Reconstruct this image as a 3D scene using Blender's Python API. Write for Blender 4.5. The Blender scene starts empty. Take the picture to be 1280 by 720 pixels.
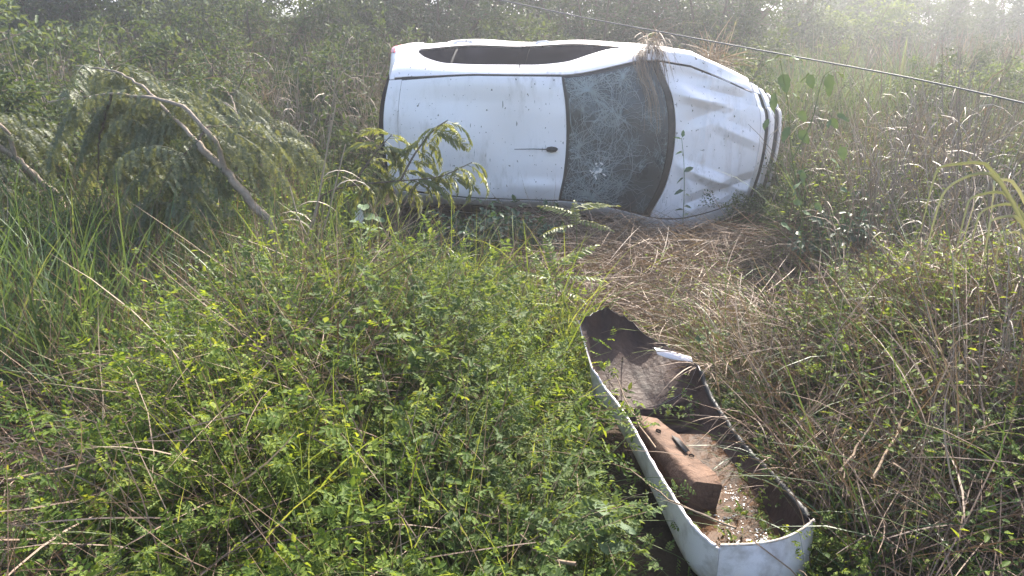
import bpy, math
import numpy as np
from mathutils import Vector

# ------------------------------------------------------------------ camera, sky, sun, exposure
SC = bpy.context.scene
COL = SC.collection
PITCH, CAMH, FPX = 20.0, 1.95, 967.0
cd = bpy.data.cameras.new('camera'); cam = bpy.data.objects.new('camera', cd); COL.objects.link(cam)
cam.location = (0, 0, CAMH); cam.rotation_euler = (math.radians(90 - PITCH), 0, 0)
cd.sensor_width = 36; cd.lens = 36 * FPX / 1280; cd.clip_start = 0.05; cd.clip_end = 3000
SC.camera = cam
SUN_EL, SUN_AZ = 40.0, 24.0            # degrees; azimuth from straight ahead (+Y) towards +X
w = bpy.data.worlds.new('World'); SC.world = w; w.use_nodes = True
nt = w.node_tree; nt.nodes.clear()
sky = nt.nodes.new('ShaderNodeTexSky'); sky.sky_type = 'NISHITA'; sky.sun_disc = False
sky.sun_elevation = math.radians(SUN_EL); sky.sun_rotation = math.radians(SUN_AZ)
sky.air_density = 1.0; sky.dust_density = 3.0; sky.ozone_density = 0.6
bg = nt.nodes.new('ShaderNodeBackground'); bg.inputs[1].default_value = 0.15
wo = nt.nodes.new('ShaderNodeOutputWorld')
nt.links.new(sky.outputs[0], bg.inputs[0]); nt.links.new(bg.outputs[0], wo.inputs[0])
sl = bpy.data.lights.new('sun', 'SUN'); sl.energy = 5.0; sl.angle = math.radians(0.5); sl.color = (1.0, 0.92, 0.80)
so = bpy.data.objects.new('sun', sl); COL.objects.link(so); so.location = (3, 10, 12)
e_, a_ = math.radians(SUN_EL), math.radians(SUN_AZ)
TOSUN = Vector((math.sin(a_) * math.cos(e_), math.cos(a_) * math.cos(e_), math.sin(e_)))
so.rotation_euler = TOSUN.to_track_quat('Z', 'Y').to_euler()
SC.view_settings.view_transform = 'Standard'; SC.view_settings.look = 'None'
SC.view_settings.gamma = 1.0; SC.view_settings.use_curve_mapping = False
SC.view_settings.exposure = 1.68
SC.cycles.max_bounces = 6; SC.cycles.diffuse_bounces = 3; SC.cycles.glossy_bounces = 2
SC.cycles.transmission_bounces = 4; SC.cycles.volume_bounces = 0; SC.cycles.transparent_max_bounces = 4
SC.cycles.use_denoising = True; SC.cycles.use_adaptive_sampling = True; SC.cycles.adaptive_threshold = .02

# ------------------------------------------------------------------ helpers
RNG = np.random.default_rng(7)
U = RNG.uniform
_p = math.radians(PITCH)
FW = np.array([0, math.cos(_p), -math.sin(_p)]); UP = np.array([0, math.sin(_p), math.cos(_p)])

def at(px, py, Y=None, z=None):
    """a point of the place seen at a photo position, on the vertical plane y=Y or the level z"""
    d = FW + UP * ((360 - py) / FPX) + np.array([(px - 640) / FPX, 0, 0])
    k = Y / d[1] if Y is not None else (z - CAMH) / d[2]
    return np.array([0, 0, CAMH]) + d * k

def nrm(a):
    return a / np.maximum(np.linalg.norm(a, axis=-1, keepdims=True), 1e-9)

def sstep(t):
    t = np.clip(t, 0, 1); return t * t * (3 - 2 * t)

def wave(x, y, s=0.0):
    return (np.sin(x * 1.7 + y * .9 + s) + np.sin(x * 3.1 - y * 2.3 + 1.3 + s) * .6 + np.sin(-x * 5.3 + y * 4.7 + 2.1 + s) * .35) / 1.95

def H(x, y):
    """height of the ground"""
    x = np.asarray(x, float); y = np.asarray(y, float)
    z = 0.30 * sstep((1.75 - y) / 1.5) - 0.03
    z = z + 0.7 * sstep((y - 8.6) / 8) * sstep((1.5 - x) / 5)
    z = z + 0.15 * sstep((x - 2.5) / 3) * sstep((y - 8) / 4)
    z = z + 0.42 * sstep((x - 1.0) / 1.1) * sstep((4.7 - y) / 1.5)
    z = z - 0.75 * np.exp(-(((x - 2.30) / .45) ** 4 + ((y - 5.45) / .6) ** 4))
    z = z + 0.32 * np.exp(-(((x + .80) / .66) ** 4 + ((y - 3.2) / 1.45) ** 4))
    z = z - 0.13 * np.exp(-(((x - 1.7) / .75) ** 2 + ((y - 7.1) / .6) ** 2))
    z = z + 0.035 * wave(x * 1.3, y * 1.3) * sstep((np.hypot(x - .7, y - 3) - .6) / .8)
    return z

class MB:
    """collects vertices and faces; build() links them as ONE mesh object"""
    def __init__(s): s.V = []; s.F = []; s.R = []; s.n = 0
    def add(s, V, F, r=None):
        V = np.asarray(V, float).reshape(-1, 3); F = np.asarray(F, int)
        s.V.append(V); s.F.append(F + s.n); s.n += len(V)
        s.R.append(np.zeros(len(F)) if r is None else np.broadcast_to(np.asarray(r, float), (len(F),)))
        return s
    def mesh(s, name, smooth=False):
        me = bpy.data.meshes.new(name)
        V = np.concatenate(s.V); me.vertices.add(len(V)); me.vertices.foreach_set('co', V.astype(np.float32).ravel())
        nl = sum(f.size for f in s.F); nf = sum(len(f) for f in s.F)
        me.loops.add(nl); me.polygons.add(nf)
        me.loops.foreach_set('vertex_index', np.concatenate([f.ravel() for f in s.F]).astype(np.int32))
        tot = np.concatenate([np.full(len(f), f.shape[1]) for f in s.F])
        st = np.concatenate([[0], np.cumsum(tot)[:-1]])
        me.polygons.foreach_set('loop_start', st.astype(np.int32))
        try: me.polygons.foreach_set('loop_total', tot.astype(np.int32))
        except Exception: pass
        if smooth: me.polygons.foreach_set('use_smooth', np.ones(nf, bool))
        a = me.attributes.new('rnd', 'FLOAT', 'FACE'); a.data.foreach_set('value', np.concatenate(s.R).astype(np.float32))
        me.update(calc_edges=True); me.validate()
        return me
    def build(s, name, mat, parent=None, smooth=False):
        return put(name, s.mesh(name, smooth), mat, parent)

def put(name, me, mat, parent=None):
    o = bpy.data.objects.new(name, me); COL.objects.link(o)
    if not me.materials: me.materials.append(M[mat] if isinstance(mat, str) else mat)
    if parent is not None: o.parent = parent
    return o

def tag(o, label, cat, group=None):
    o['label'] = label; o['category'] = cat
    if group: o['group'] = group
    return o

def thing(name, label, cat, loc=(0, 0, 0), group=None, rz=0.0, scale=1.0):
    o = bpy.data.objects.new(name, None); COL.objects.link(o)
    o.location = loc; o.rotation_euler = (0, 0, rz); o.scale = (scale,) * 3; o.empty_display_size = .1
    return tag(o, label, cat, group)

def copy_thing(src, loc, rz, sc, label, group):
    """a copy of a thing with copies of its parts"""
    r = src.copy(); COL.objects.link(r); r.location = loc; r.rotation_euler = (0, 0, rz); r.scale = (sc,) * 3 if np.isscalar(sc) else sc
    r['label'] = label; r['group'] = group
    for ch in list(src.children):
        c = ch.copy(); COL.objects.link(c); c.parent = r
        for g in list(ch.children):
            d = g.copy(); COL.objects.link(d); d.parent = c
    return r

def grid_faces(a, b, off=0, flip=False):
    i, j = np.meshgrid(np.arange(a - 1), np.arange(b - 1), indexing='ij')
    q = np.stack([i * b + j, (i + 1) * b + j, (i + 1) * b + j + 1, i * b + j + 1], -1).reshape(-1, 4) + off
    return q[:, ::-1] if flip else q

def ribbons(mb, base, d, L, W, droop, nseg=4, taper=1.0, bend=0.25, rnd=None, side=None, rng=RNG):
    """N blades that bend over towards the ground"""
    N = len(base); L = np.broadcast_to(L, (N,)); W = np.broadcast_to(W, (N,)); droop = np.broadcast_to(droop, (N,))
    d = nrm(d); rb = rng.normal(0, bend, (N, 3)); rb[:, 2] *= .3
    if side is None: side = rng.normal(0, 1, (N, 3))
    side = nrm(np.cross(d, side))
    P = np.zeros((N, nseg + 1, 3)); P[:, 0] = base; c = d.copy()
    for k in range(nseg):
        c = nrm(c + (rb - np.array([0, 0, 1.]) * droop[:, None]) / nseg)
        P[:, k + 1] = P[:, k] + c * (L / nseg)[:, None]
    t = np.linspace(0, 1, nseg + 1)
    wp = np.minimum(1, .45 + t * 3) * (1 - t ** 2.2) ** taper * (t < 1) + .04
    off = side[:, None, :] * (W[:, None] * wp[None] * .5)[..., None]
    V = np.stack([P - off, P + off], 2).reshape(N, -1, 3)
    m = (nseg + 1) * 2
    k = np.arange(nseg); f = np.stack([2 * k, 2 * k + 1, 2 * k + 3, 2 * k + 2], -1)
    F = (f[None] + (np.arange(N) * m)[:, None, None]).reshape(-1, 4)
    r = rng.random(N) if rnd is None else rnd
    mb.add(V, F, np.repeat(r, nseg)); return P

def tubes(mb, P, rad, sides=4, rnd=None):
    """N tubes along polylines P (N,K,3) with radii (N,K)"""
    N, K, _ = P.shape; rad = np.broadcast_to(rad, (N, K))
    T = nrm(np.gradient(P, axis=1)); ref = np.where(np.abs(T[:, :1, 2:3]) > .85, np.array([1., 0, 0]), np.array([0, 0, 1.]))
    A = nrm(np.cross(T, np.broadcast_to(ref, T.shape))); Bn = np.cross(T, A)
    an = np.arange(sides) * 2 * np.pi / sides
    V = P[:, :, None] + (A[:, :, None] * np.cos(an)[:, None] + Bn[:, :, None] * np.sin(an)[:, None]) * rad[:, :, None, None]
    k, j = np.meshgrid(np.arange(K - 1), np.arange(sides), indexing='ij')
    f = np.stack([k * sides + j, k * sides + (j + 1) % sides, (k + 1) * sides + (j + 1) % sides, (k + 1) * sides + j], -1).reshape(-1, 4)
    F = (f[None] + (np.arange(N) * K * sides)[:, None, None]).reshape(-1, 4)
    r = RNG.random(N) if rnd is None else np.broadcast_to(rnd, (N,))
    mb.add(V, F, np.repeat(r, len(f)))

def leaves(mb, base, d, n, L, W, fold=.25, curl=.15, rnd=None, rng=RNG):
    """N folded oval leaves: two quads each along the midrib"""
    N = len(base); L = np.broadcast_to(L, (N,))[:, None]; W = np.broadcast_to(W, (N,))[:, None]
    d = nrm(d); s = nrm(np.cross(d, n)); n = np.cross(s, d)
    up = n * W * fold; dn = n * L * curl
    V = np.stack([base, base + d * L * .33 + s * W * .5 + up, base + d * L * .72 + s * W * .38 + up * .6 - dn * .5,
                  base + d * L - dn, base + d * L * .72 - s * W * .38 + up * .6 - dn * .5, base + d * L * .33 - s * W * .5 + up], 1)
    f = np.array([[0, 1, 2, 3], [0, 3, 4, 5]])
    F = (f[None] + (np.arange(N) * 6)[:, None, None]).reshape(-1, 4)
    r = rng.random(N) if rnd is None else rnd
    mb.add(V, F, np.repeat(r, 2))

def stems(N, base, d, L, droop, K=7, bend=.35, rng=RNG):
    d = nrm(d); L = np.broadcast_to(L, (N,)); droop = np.broadcast_to(droop, (N,)); rb = rng.normal(0, bend, (N, 3)); rb[:, 2] *= .4
    P = np.zeros((N, K, 3)); P[:, 0] = base; c = d
    for k in range(K - 1):
        c = nrm(c + (rb + rng.normal(0, bend * .6, (N, 3)) - np.array([0, 0, 1.]) * droop[:, None]) / (K - 1))
        P[:, k + 1] = P[:, k] + c * (L / (K - 1))[:, None]
    return P

def along(P, t):
    """points and directions at fractions t (N,M) along polylines P (N,K,3)"""
    K = P.shape[1]; x = np.clip(t, 0, .9999) * (K - 1); i = x.astype(int); f = (x - i)[..., None]
    n = np.arange(len(P))[:, None]
    a, b = P[n, i], P[n, i + 1]
    return a + (b - a) * f, nrm(b - a)

def rand_dirs(N, spread, rng=RNG):
    a = rng.uniform(0, 2 * np.pi, N); r = spread * np.sqrt(rng.random(N))
    return nrm(np.stack([np.cos(a) * r, np.sin(a) * r, np.ones(N)], -1))

# ------------------------------------------------------------------ materials
M = {}
def newmat(name):
    m = bpy.data.materials.new(name); m.use_nodes = True; n = m.node_tree.nodes; n.clear()
    out = n.new('ShaderNodeOutputMaterial'); M[name] = m
    return m, n, m.node_tree.links, out

def ramp(n, stops):
    r = n.new('ShaderNodeValToRGB'); e = r.color_ramp.elements
    while len(e) < len(stops): e.new(.5)
    for el, (p, c) in zip(e, stops): el.position = p; el.color = (*c, 1)
    return r

def leafmat(name, stops, trans=.4, rough=.5, spec=.35, patch=None, pscale=1.6):
    m, n, l, out = newmat(name)
    at_ = n.new('ShaderNodeAttribute'); at_.attribute_name = 'rnd'
    oi = n.new('ShaderNodeObjectInfo'); mx = n.new('ShaderNodeMath'); mx.operation = 'MULTIPLY_ADD'
    mx.inputs[1].default_value = .3; l.new(oi.outputs['Random'], mx.inputs[0]); 
    m2 = n.new('ShaderNodeMath'); m2.operation = 'MULTIPLY'; m2.inputs[1].default_value = .7
    l.new(at_.outputs['Fac'], m2.inputs[0]); l.new(m2.outputs[0], mx.inputs[2])
    rp = ramp(n, stops); l.new(mx.outputs[0], rp.inputs[0]); col = rp.outputs[0]
    if patch:
        tc = n.new('ShaderNodeNewGeometry'); nz = n.new('ShaderNodeTexNoise'); nz.inputs['Scale'].default_value = pscale
        l.new(tc.outputs['Position'], nz.inputs['Vector'])
        pr = ramp(n, [(.42, (0, 0, 0)), (.62, (1, 1, 1))]); l.new(nz.outputs[0], pr.inputs[0])
        mc = n.new('ShaderNodeMix'); mc.data_type = 'RGBA'; l.new(pr.outputs[0], mc.inputs[0]); l.new(col, mc.inputs[6])
        mm = n.new('ShaderNodeMix'); mm.data_type = 'RGBA'; mm.blend_type = 'MULTIPLY'; mm.inputs[0].default_value = 1
        l.new(col, mm.inputs[6]); mm.inputs[7].default_value = (*patch, 1); l.new(mm.outputs[2], mc.inputs[7]); col = mc.outputs[2]
    p = n.new('ShaderNodeBsdfPrincipled'); p.inputs['Roughness'].default_value = rough; p.inputs['Specular IOR Level'].default_value = spec
    l.new(col, p.inputs['Base Color'])
    tr = n.new('ShaderNodeBsdfTranslucent'); hs = n.new('ShaderNodeMix'); hs.data_type = 'RGBA'; hs.blend_type = 'MULTIPLY'; hs.inputs[0].default_value = 1
    l.new(col, hs.inputs[6]); hs.inputs[7].default_value = (1.45, 1.25, .55, 1); l.new(hs.outputs[2], tr.inputs[0])
    ms = n.new('ShaderNodeMixShader'); ms.inputs[0].default_value = trans
    l.new(p.outputs[0], ms.inputs[1]); l.new(tr.outputs[0], ms.inputs[2]); l.new(ms.outputs[0], out.inputs[0])
    return m

leafmat('weed_leaf', [(0, (.040, .080, .022)), (.4, (.088, .145, .028)), (.75, (.18, .24, .042)), (1, (.30, .31, .065))], .5, .6, .16)
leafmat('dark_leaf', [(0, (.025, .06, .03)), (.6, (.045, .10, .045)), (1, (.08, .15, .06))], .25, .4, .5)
leafmat('frond_leaf', [(0, (.09, .12, .045)), (.6, (.15, .18, .065)), (1, (.23, .25, .10))], .4, .5, .3)
leafmat('feather_leaf', [(0, (.06, .08, .05)), (.6, (.10, .125, .075)), (1, (.16, .18, .10))], .35, .5, .3)
leafmat('sunny_leaf', [(0, (.05, .085, .035)), (.6, (.095, .145, .045)), (1, (.19, .23, .07))], .45, .6, .15)
leafmat('bush_leaf', [(0, (.032, .055, .028)), (.6, (.062, .095, .04)), (1, (.12, .155, .06))], .35, .6, .14)
leafmat('grass_blade', [(0, (.035, .065, .03)), (.55, (.07, .115, .045)), (.85, (.12, .165, .065)), (1, (.20, .20, .11))], .4, .45, .4, (.75, .9, .9))
leafmat('bright_grass', [(0, (.09, .14, .035)), (.6, (.15, .21, .05)), (1, (.27, .30, .10))], .45, .45, .4)
leafmat('straw', [(0, (.070, .050, .042)), (.4, (.185, .132, .095)), (.8, (.33, .255, .185)), (1, (.46, .38, .29))], .08, .6, .25, (.75, .68, .70))
leafmat('pale_straw', [(0, (.16, .125, .10)), (.6, (.27, .22, .18)), (1, (.42, .36, .30))], .06, .55, .3)
leafmat('arching_blade', [(0, (.15, .18, .09)), (.6, (.24, .26, .14)), (1, (.36, .36, .24))], .12, .4, .4)
leafmat('big_leaf', [(0, (.055, .10, .05)), (.6, (.10, .15, .075)), (1, (.16, .19, .11))], .2, .6, .15)

def simple(name, col, rough=.6, spec=.5, noise=None, metal=0, coat=0, bump=0, bscale=60):
    m, n, l, out = newmat(name); p = n.new('ShaderNodeBsdfPrincipled'); l.new(p.outputs[0], out.inputs[0])
    p.inputs['Base Color'].default_value = (*col, 1); p.inputs['Roughness'].default_value = rough
    p.inputs['Specular IOR Level'].default_value = spec; p.inputs['Metallic'].default_value = metal; p.inputs['Coat Weight'].default_value = coat
    tc = n.new('ShaderNodeTexCoord')
    if noise:
        sc, c2, lo, hi = noise
        nz = n.new('ShaderNodeTexNoise'); nz.inputs['Scale'].default_value = sc; nz.inputs['Detail'].default_value = 6; nz.inputs['Roughness'].default_value = .65
        l.new(tc.outputs['Object'], nz.inputs['Vector']); rp = ramp(n, [(lo, col), (hi, c2)]); l.new(nz.outputs[0], rp.inputs[0]); l.new(rp.outputs[0], p.inputs['Base Color'])
    if bump:
        nb = n.new('ShaderNodeTexNoise'); nb.inputs['Scale'].default_value = bscale; nb.inputs['Detail'].default_value = 4; l.new(tc.outputs['Object'], nb.inputs['Vector'])
        bp = n.new('ShaderNodeBump'); bp.inputs['Strength'].default_value = bump; bp.inputs['Distance'].default_value = .02
        l.new(nb.outputs[0], bp.inputs['Height']); l.new(bp.outputs[0], p.inputs['Normal'])
    return m, n, l, p

simple('soil', (.045, .034, .026), .95, .1, (3.5, (.085, .063, .045), .35, .7), bump=.8, bscale=25)
simple('bark', (.33, .27, .215), .8, .2, (22, (.19, .15, .12), .4, .7), bump=.4)
simple('dark_bark', (.085, .065, .05), .85, .2, (25, (.15, .12, .09), .4, .7), bump=.4)
simple('green_stem', (.10, .13, .045), .6, .3)
simple('dry_stick', (.20, .14, .095), .8, .2, (30, (.32, .25, .18), .4, .7))
simple('black_plastic', (.018, .018, .02), .55, .4, (9, (.06, .055, .05), .5, .75))
simple('dark_seal', (.014, .013, .015), .5, .4)
simple('rubber', (.02, .02, .02), .8, .3)
simple('alloy', (.5, .5, .52), .35, .5, metal=.8)
simple('underbody', (.03, .03, .032), .8, .3)
simple('tail_red', (.45, .02, .03), .15, .6, coat=.5)
simple('cable', (.10, .10, .11), .5, .5)
simple('lamp_glass', (.45, .47, .5), .12, .7, (8, (.25, .26, .28), .4, .6))
simple('crack_white', (.38, .43, .45), .6, .4)
simple('crack_grey', (.30, .35, .36), .6, .4)
simple('broken_edge', (.55, .52, .48), .8, .3, (40, (.3, .2, .13), .4, .7))

def paintmat():
    m, n, l, p = simple('white_paint', (.85, .80, .81), .32, .5, coat=.25)
    p.inputs['Coat Roughness'].default_value = .15
    tc = n.new('ShaderNodeTexCoord'); mp = n.new('ShaderNodeMapping'); mp.inputs['Scale'].default_value = (5, 5, 1.6)
    l.new(tc.outputs['Object'], mp.inputs[0])
    a = n.new('ShaderNodeTexNoise'); a.inputs['Scale'].default_value = 2.2; a.inputs['Detail'].default_value = 8; a.inputs['Roughness'].default_value = .7; l.new(mp.outputs[0], a.inputs[0])
    b = n.new('ShaderNodeTexNoise'); b.inputs['Scale'].default_value = 1.3; b.inputs['Detail'].default_value = 3; l.new(tc.outputs['Object'], b.inputs[0])
    ra = ramp(n, [(.50, (0, 0, 0)), (.80, (1, 1, 1))]); l.new(a.outputs[0], ra.inputs[0])
    rb = ramp(n, [(.42, (0, 0, 0)), (.66, (1, 1, 1))]); l.new(b.outputs[0], rb.inputs[0])
    mu = n.new('ShaderNodeMath'); mu.operation = 'MULTIPLY'; l.new(ra.outputs[0], mu.inputs[0]); l.new(rb.outputs[0], mu.inputs[1])
    mx = n.new('ShaderNodeMix'); mx.data_type = 'RGBA'; l.new(mu.outputs[0], mx.inputs[0])
    mx.inputs[6].default_value = (.85, .80, .81, 1); mx.inputs[7].default_value = (.36, .31, .26, 1)
    # fine dark specks of mud
    v = n.new('ShaderNodeTexNoise'); v.inputs['Scale'].default_value = 34; v.inputs['Detail'].default_value = 2; l.new(tc.outputs['Object'], v.inputs[0])
    rv = ramp(n, [(.70, (0, 0, 0)), (.73, (1, 1, 1))]); l.new(v.outputs[0], rv.inputs[0])
    m2 = n.new('ShaderNodeMix'); m2.data_type = 'RGBA'; l.new(rv.outputs[0], m2.inputs[0]); l.new(mx.outputs[2], m2.inputs[6]); m2.inputs[7].default_value = (.16, .13, .11, 1)
    mp2 = n.new('ShaderNodeMapping'); mp2.inputs['Scale'].default_value = (60, 20, 7); mp2.inputs['Rotation'].default_value = (0, .25, 0); l.new(tc.outputs['Object'], mp2.inputs[0])
    v2 = n.new('ShaderNodeTexNoise'); v2.inputs['Scale'].default_value = 1.0; v2.inputs['Detail'].default_value = 3; l.new(mp2.outputs[0], v2.inputs[0]); r3 = ramp(n, [(.70, (0, 0, 0)), (.73, (1, 1, 1))]); l.new(v2.outputs[0], r3.inputs[0])
    m3 = n.new('ShaderNodeMix'); m3.data_type = 'RGBA'; l.new(r3.outputs[0], m3.inputs[0]); l.new(m2.outputs[2], m3.inputs[6]); m3.inputs[7].default_value = (.22, .20, .19, 1); l.new(m3.outputs[2], p.inputs['Base Color'])
paintmat()

def glassmat(name, base, rough):
    m, n, l, p = simple(name, base, rough, .4 if name == 'windscreen_glass' else .0)
    tc = n.new('ShaderNodeTexCoord'); nz = n.new('ShaderNodeTexNoise'); nz.inputs['Scale'].default_value = 3; nz.inputs['Detail'].default_value = 6
    l.new(tc.outputs['Object'], nz.inputs[0]); rp = ramp(n, [(.35, base), (.75, tuple(c * 2.2 + (.012 if base[0] > .01 else .002) for c in base))]); l.new(nz.outputs[0], rp.inputs[0]); l.new(rp.outputs[0], p.inputs['Base Color'])
    r2 = ramp(n, [(.3, (rough,) * 3), (.8, (rough + (.25 if rough > .1 else .03),) * 3)]); l.new(nz.outputs[0], r2.inputs[0]); l.new(r2.outputs[0], p.inputs['Roughness'])
glassmat('windscreen_glass', (.020, .028, .034), .22)
def craze():
    m = M['windscreen_glass']; n = m.node_tree.nodes; l = m.node_tree.links; p = [k for k in n if k.type == 'BSDF_PRINCIPLED'][0]; src = p.inputs['Base Color'].links[0].from_socket
    tc = n.new('ShaderNodeTexCoord'); nz = n.new('ShaderNodeTexNoise'); nz.inputs['Scale'].default_value = 4.5; nz.inputs['Detail'].default_value = 4; l.new(tc.outputs['Object'], nz.inputs[0])
    fac = None
    for sc, w_ in ((9, .018), (24, .04), (60, .08)):
        v = n.new('ShaderNodeTexVoronoi'); v.feature = 'DISTANCE_TO_EDGE'; v.inputs['Scale'].default_value = sc; l.new(tc.outputs['Object'], v.inputs['Vector'])
        r = ramp(n, [(0, (1, 1, 1)), (w_, (0, 0, 0))]); l.new(v.outputs['Distance'], r.inputs[0]); g = ramp(n, [(.42 + sc * .0022, (0, 0, 0)), (.58 + sc * .002, (.75, .75, .75))]); l.new(nz.outputs[0], g.inputs[0])
        mu = n.new('ShaderNodeMath'); mu.operation = 'MULTIPLY'; l.new(r.outputs[0], mu.inputs[0]); l.new(g.outputs[0], mu.inputs[1])
        if fac is None: fac = mu.outputs[0]
        else:
            mm = n.new('ShaderNodeMath'); mm.operation = 'MAXIMUM'; l.new(fac, mm.inputs[0]); l.new(mu.outputs[0], mm.inputs[1]); fac = mm.outputs[0]
    mx = n.new('ShaderNodeMix'); mx.data_type = 'RGBA'; l.new(fac, mx.inputs[0]); l.new(src, mx.inputs[6]); mx.inputs[7].default_value = (.34, .42, .44, 1); l.new(mx.outputs[2], p.inputs['Base Color'])
craze()
glassmat('window_glass', (.006, .006, .009), .02)

def mudmat():
    m, n, l, p = simple('muddy_plastic', (.12, .06, .04), .6, .25, bump=.25, bscale=40)
    tc = n.new('ShaderNodeTexCoord')
    a = n.new('ShaderNodeTexNoise'); a.inputs['Scale'].default_value = 5; a.inputs['Detail'].default_value = 7; a.inputs['Roughness'].default_value = .65; l.new(tc.outputs['Object'], a.inputs[0])
    rp = ramp(n, [(.30, (.016, .010, .010)), (.46, (.038, .020, .017)), (.60, (.058, .032, .024)), (.75, (.085, .055, .04))]); l.new(a.outputs[0], rp.inputs[0]); l.new(rp.outputs[0], p.inputs['Base Color'])
mudmat()
simple('foam', (.15, .092, .064), .8, .2, (12, (.06, .036, .026), .4, .68), bump=.3)
def watermat():
    m, n, l, p = simple('muddy_water', (.060, .032, .018), .03, .10, (6, (.085, .048, .028), .35, .65), bump=.0)
    tc = n.new('ShaderNodeTexCoord'); nb = n.new('ShaderNodeTexNoise'); nb.inputs['Scale'].default_value = 28; nb.inputs['Detail'].default_value = 3; l.new(tc.outputs['Object'], nb.inputs[0])
    bp = n.new('ShaderNodeBump'); bp.inputs['Strength'].default_value = .10; bp.inputs['Distance'].default_value = .02; l.new(nb.outputs[0], bp.inputs['Height']); l.new(bp.outputs[0], p.inputs['Normal'])
watermat()
simple('bumper_paint', (.72, .67, .68), .45, .4, (9, (.30, .25, .22), .48, .78))
simple('pale_leaf', (.34, .33, .26), .5, .4)
leafmat('dark_tree_leaf', [(0, (.025, .05, .025)), (1, (.07, .11, .045))], .3)
simple('chip_glint_white', (.75, .74, .72), .6, .4)  # off-white of the glass chips and of the painted water glints

# ------------------------------------------------------------------ ground
def axis(lo, hi, inner_lo, inner_hi, step, grow=1.25):
    a = list(np.arange(inner_lo, inner_hi + 1e-6, step)); s = step
    while a[-1] < hi: s *= grow; a.append(min(hi, a[-1] + s))
    s = step
    while a[0] > lo: s *= grow; a.insert(0, max(lo, a[0] - s))
    return np.array(a)
gx = axis(-400, 400, -5, 5, .14); gy = axis(-60, 900, -1, 11, .14)
X, Y = np.meshgrid(gx, gy, indexing='ij')
mb = MB(); mb.add(np.stack([X, Y, H(X, Y)], -1), grid_faces(len(gx), len(gy)))
o = mb.build('ground', 'soil', smooth=True); o['kind'] = 'structure'

# ------------------------------------------------------------------ the overturned car
def pchip(xk, yk, x):
    xk = np.asarray(xk, float); yk = np.asarray(yk, float); h = np.diff(xk); dl = np.diff(yk) / h
    m = np.zeros_like(yk); m[0], m[-1] = dl[0], dl[-1]
    for i in range(1, len(yk) - 1):
        if dl[i - 1] * dl[i] > 0:
            w1, w2 = 2 * h[i] + h[i - 1], h[i] + 2 * h[i - 1]; m[i] = (w1 + w2) / (w1 / dl[i - 1] + w2 / dl[i])
    i = np.clip(np.searchsorted(xk, x, 'right') - 1, 0, len(h) - 1); t = (x - xk[i]) / h[i]
    return ((1 + 2 * t) * (1 - t) ** 2 * yk[i] + t * (1 - t) ** 2 * h[i] * m[i] + t * t * (3 - 2 * t) * yk[i + 1] + t * t * (t - 1) * h[i] * m[i + 1])

def gpchip(tab, breaks, u):
    r = np.zeros_like(u); k = np.arange(10)
    for a, b in zip(breaks[:-1], breaks[1:]):
        s = (u >= a) & (u <= b)
        if s.any(): r[s] = pchip(k[a:b + 1], np.array(tab)[a:b + 1], u[s])
    return r

# stations: 0 nose, 1 bonnet lip, 2 bonnet, 3 scuttle, 4 roof header, 5 roof, 6 roof rear, 7 spoiler tip, 8 below rear glass, 9 tail
XB = [1.90, 1.70, 1.38, .84, 0, -.70, -1.45, -1.58, -1.70, -1.74]
X6 = [1.98, 1.74, 1.38, .84, 0, -.70, -1.45, -1.58, -1.70, -1.76]
X8 = [2.07, 1.83, 1.45, 1.03, .06, -.68, -1.49, -1.64, -1.82, -1.86]
LINE = {1: ([.60, .66, .68, .70, .70, .70, .70, .70, .68, .62], [.18] * 10),
        2: ([.68, .76, .79, .80, .80, .80, .79, .79, .77, .70], [.30, .27, .26, .26, .26, .26, .26, .27, .30, .36]),
        3: ([.71, .80, .83, .84, .845, .845, .83, .82, .79, .73], [.40, .54, .60, .62, .62, .64, .66, .66, .62, .48]),
        4: ([.69, .76, .79, .80, .81, .80, .76, .74, .73, .71], [.46, .70, .84, .90, .93, .95, .98, .98, .88, .56]),
        6: ([.60, .63, .69, .72, .56, .56, .51, .50, .57, .62], [.48, .77, .90, .965, 1.40, 1.43, 1.385, 1.36, .95, .59]),
        8: ([0] * 10, [.50, .81, .94, 1.00, 1.445, 1.475, 1.43, 1.40, .97, .61])}
BR = {1: [0, 9], 2: [0, 9], 3: [0, 9], 4: [0, 9], 6: [0, 1, 3, 7, 9], 8: [0, 1, 3, 7, 9]}
F5U = [0, 3.30, 3.42, 3.7, 4.0, 4.4, 5.0, 5.4, 5.7, 5.86, 6.0, 9]
F5V = [.06, .06, .08, .42, .66, .74, .74, .66, .38, .10, .06, .06]

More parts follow.
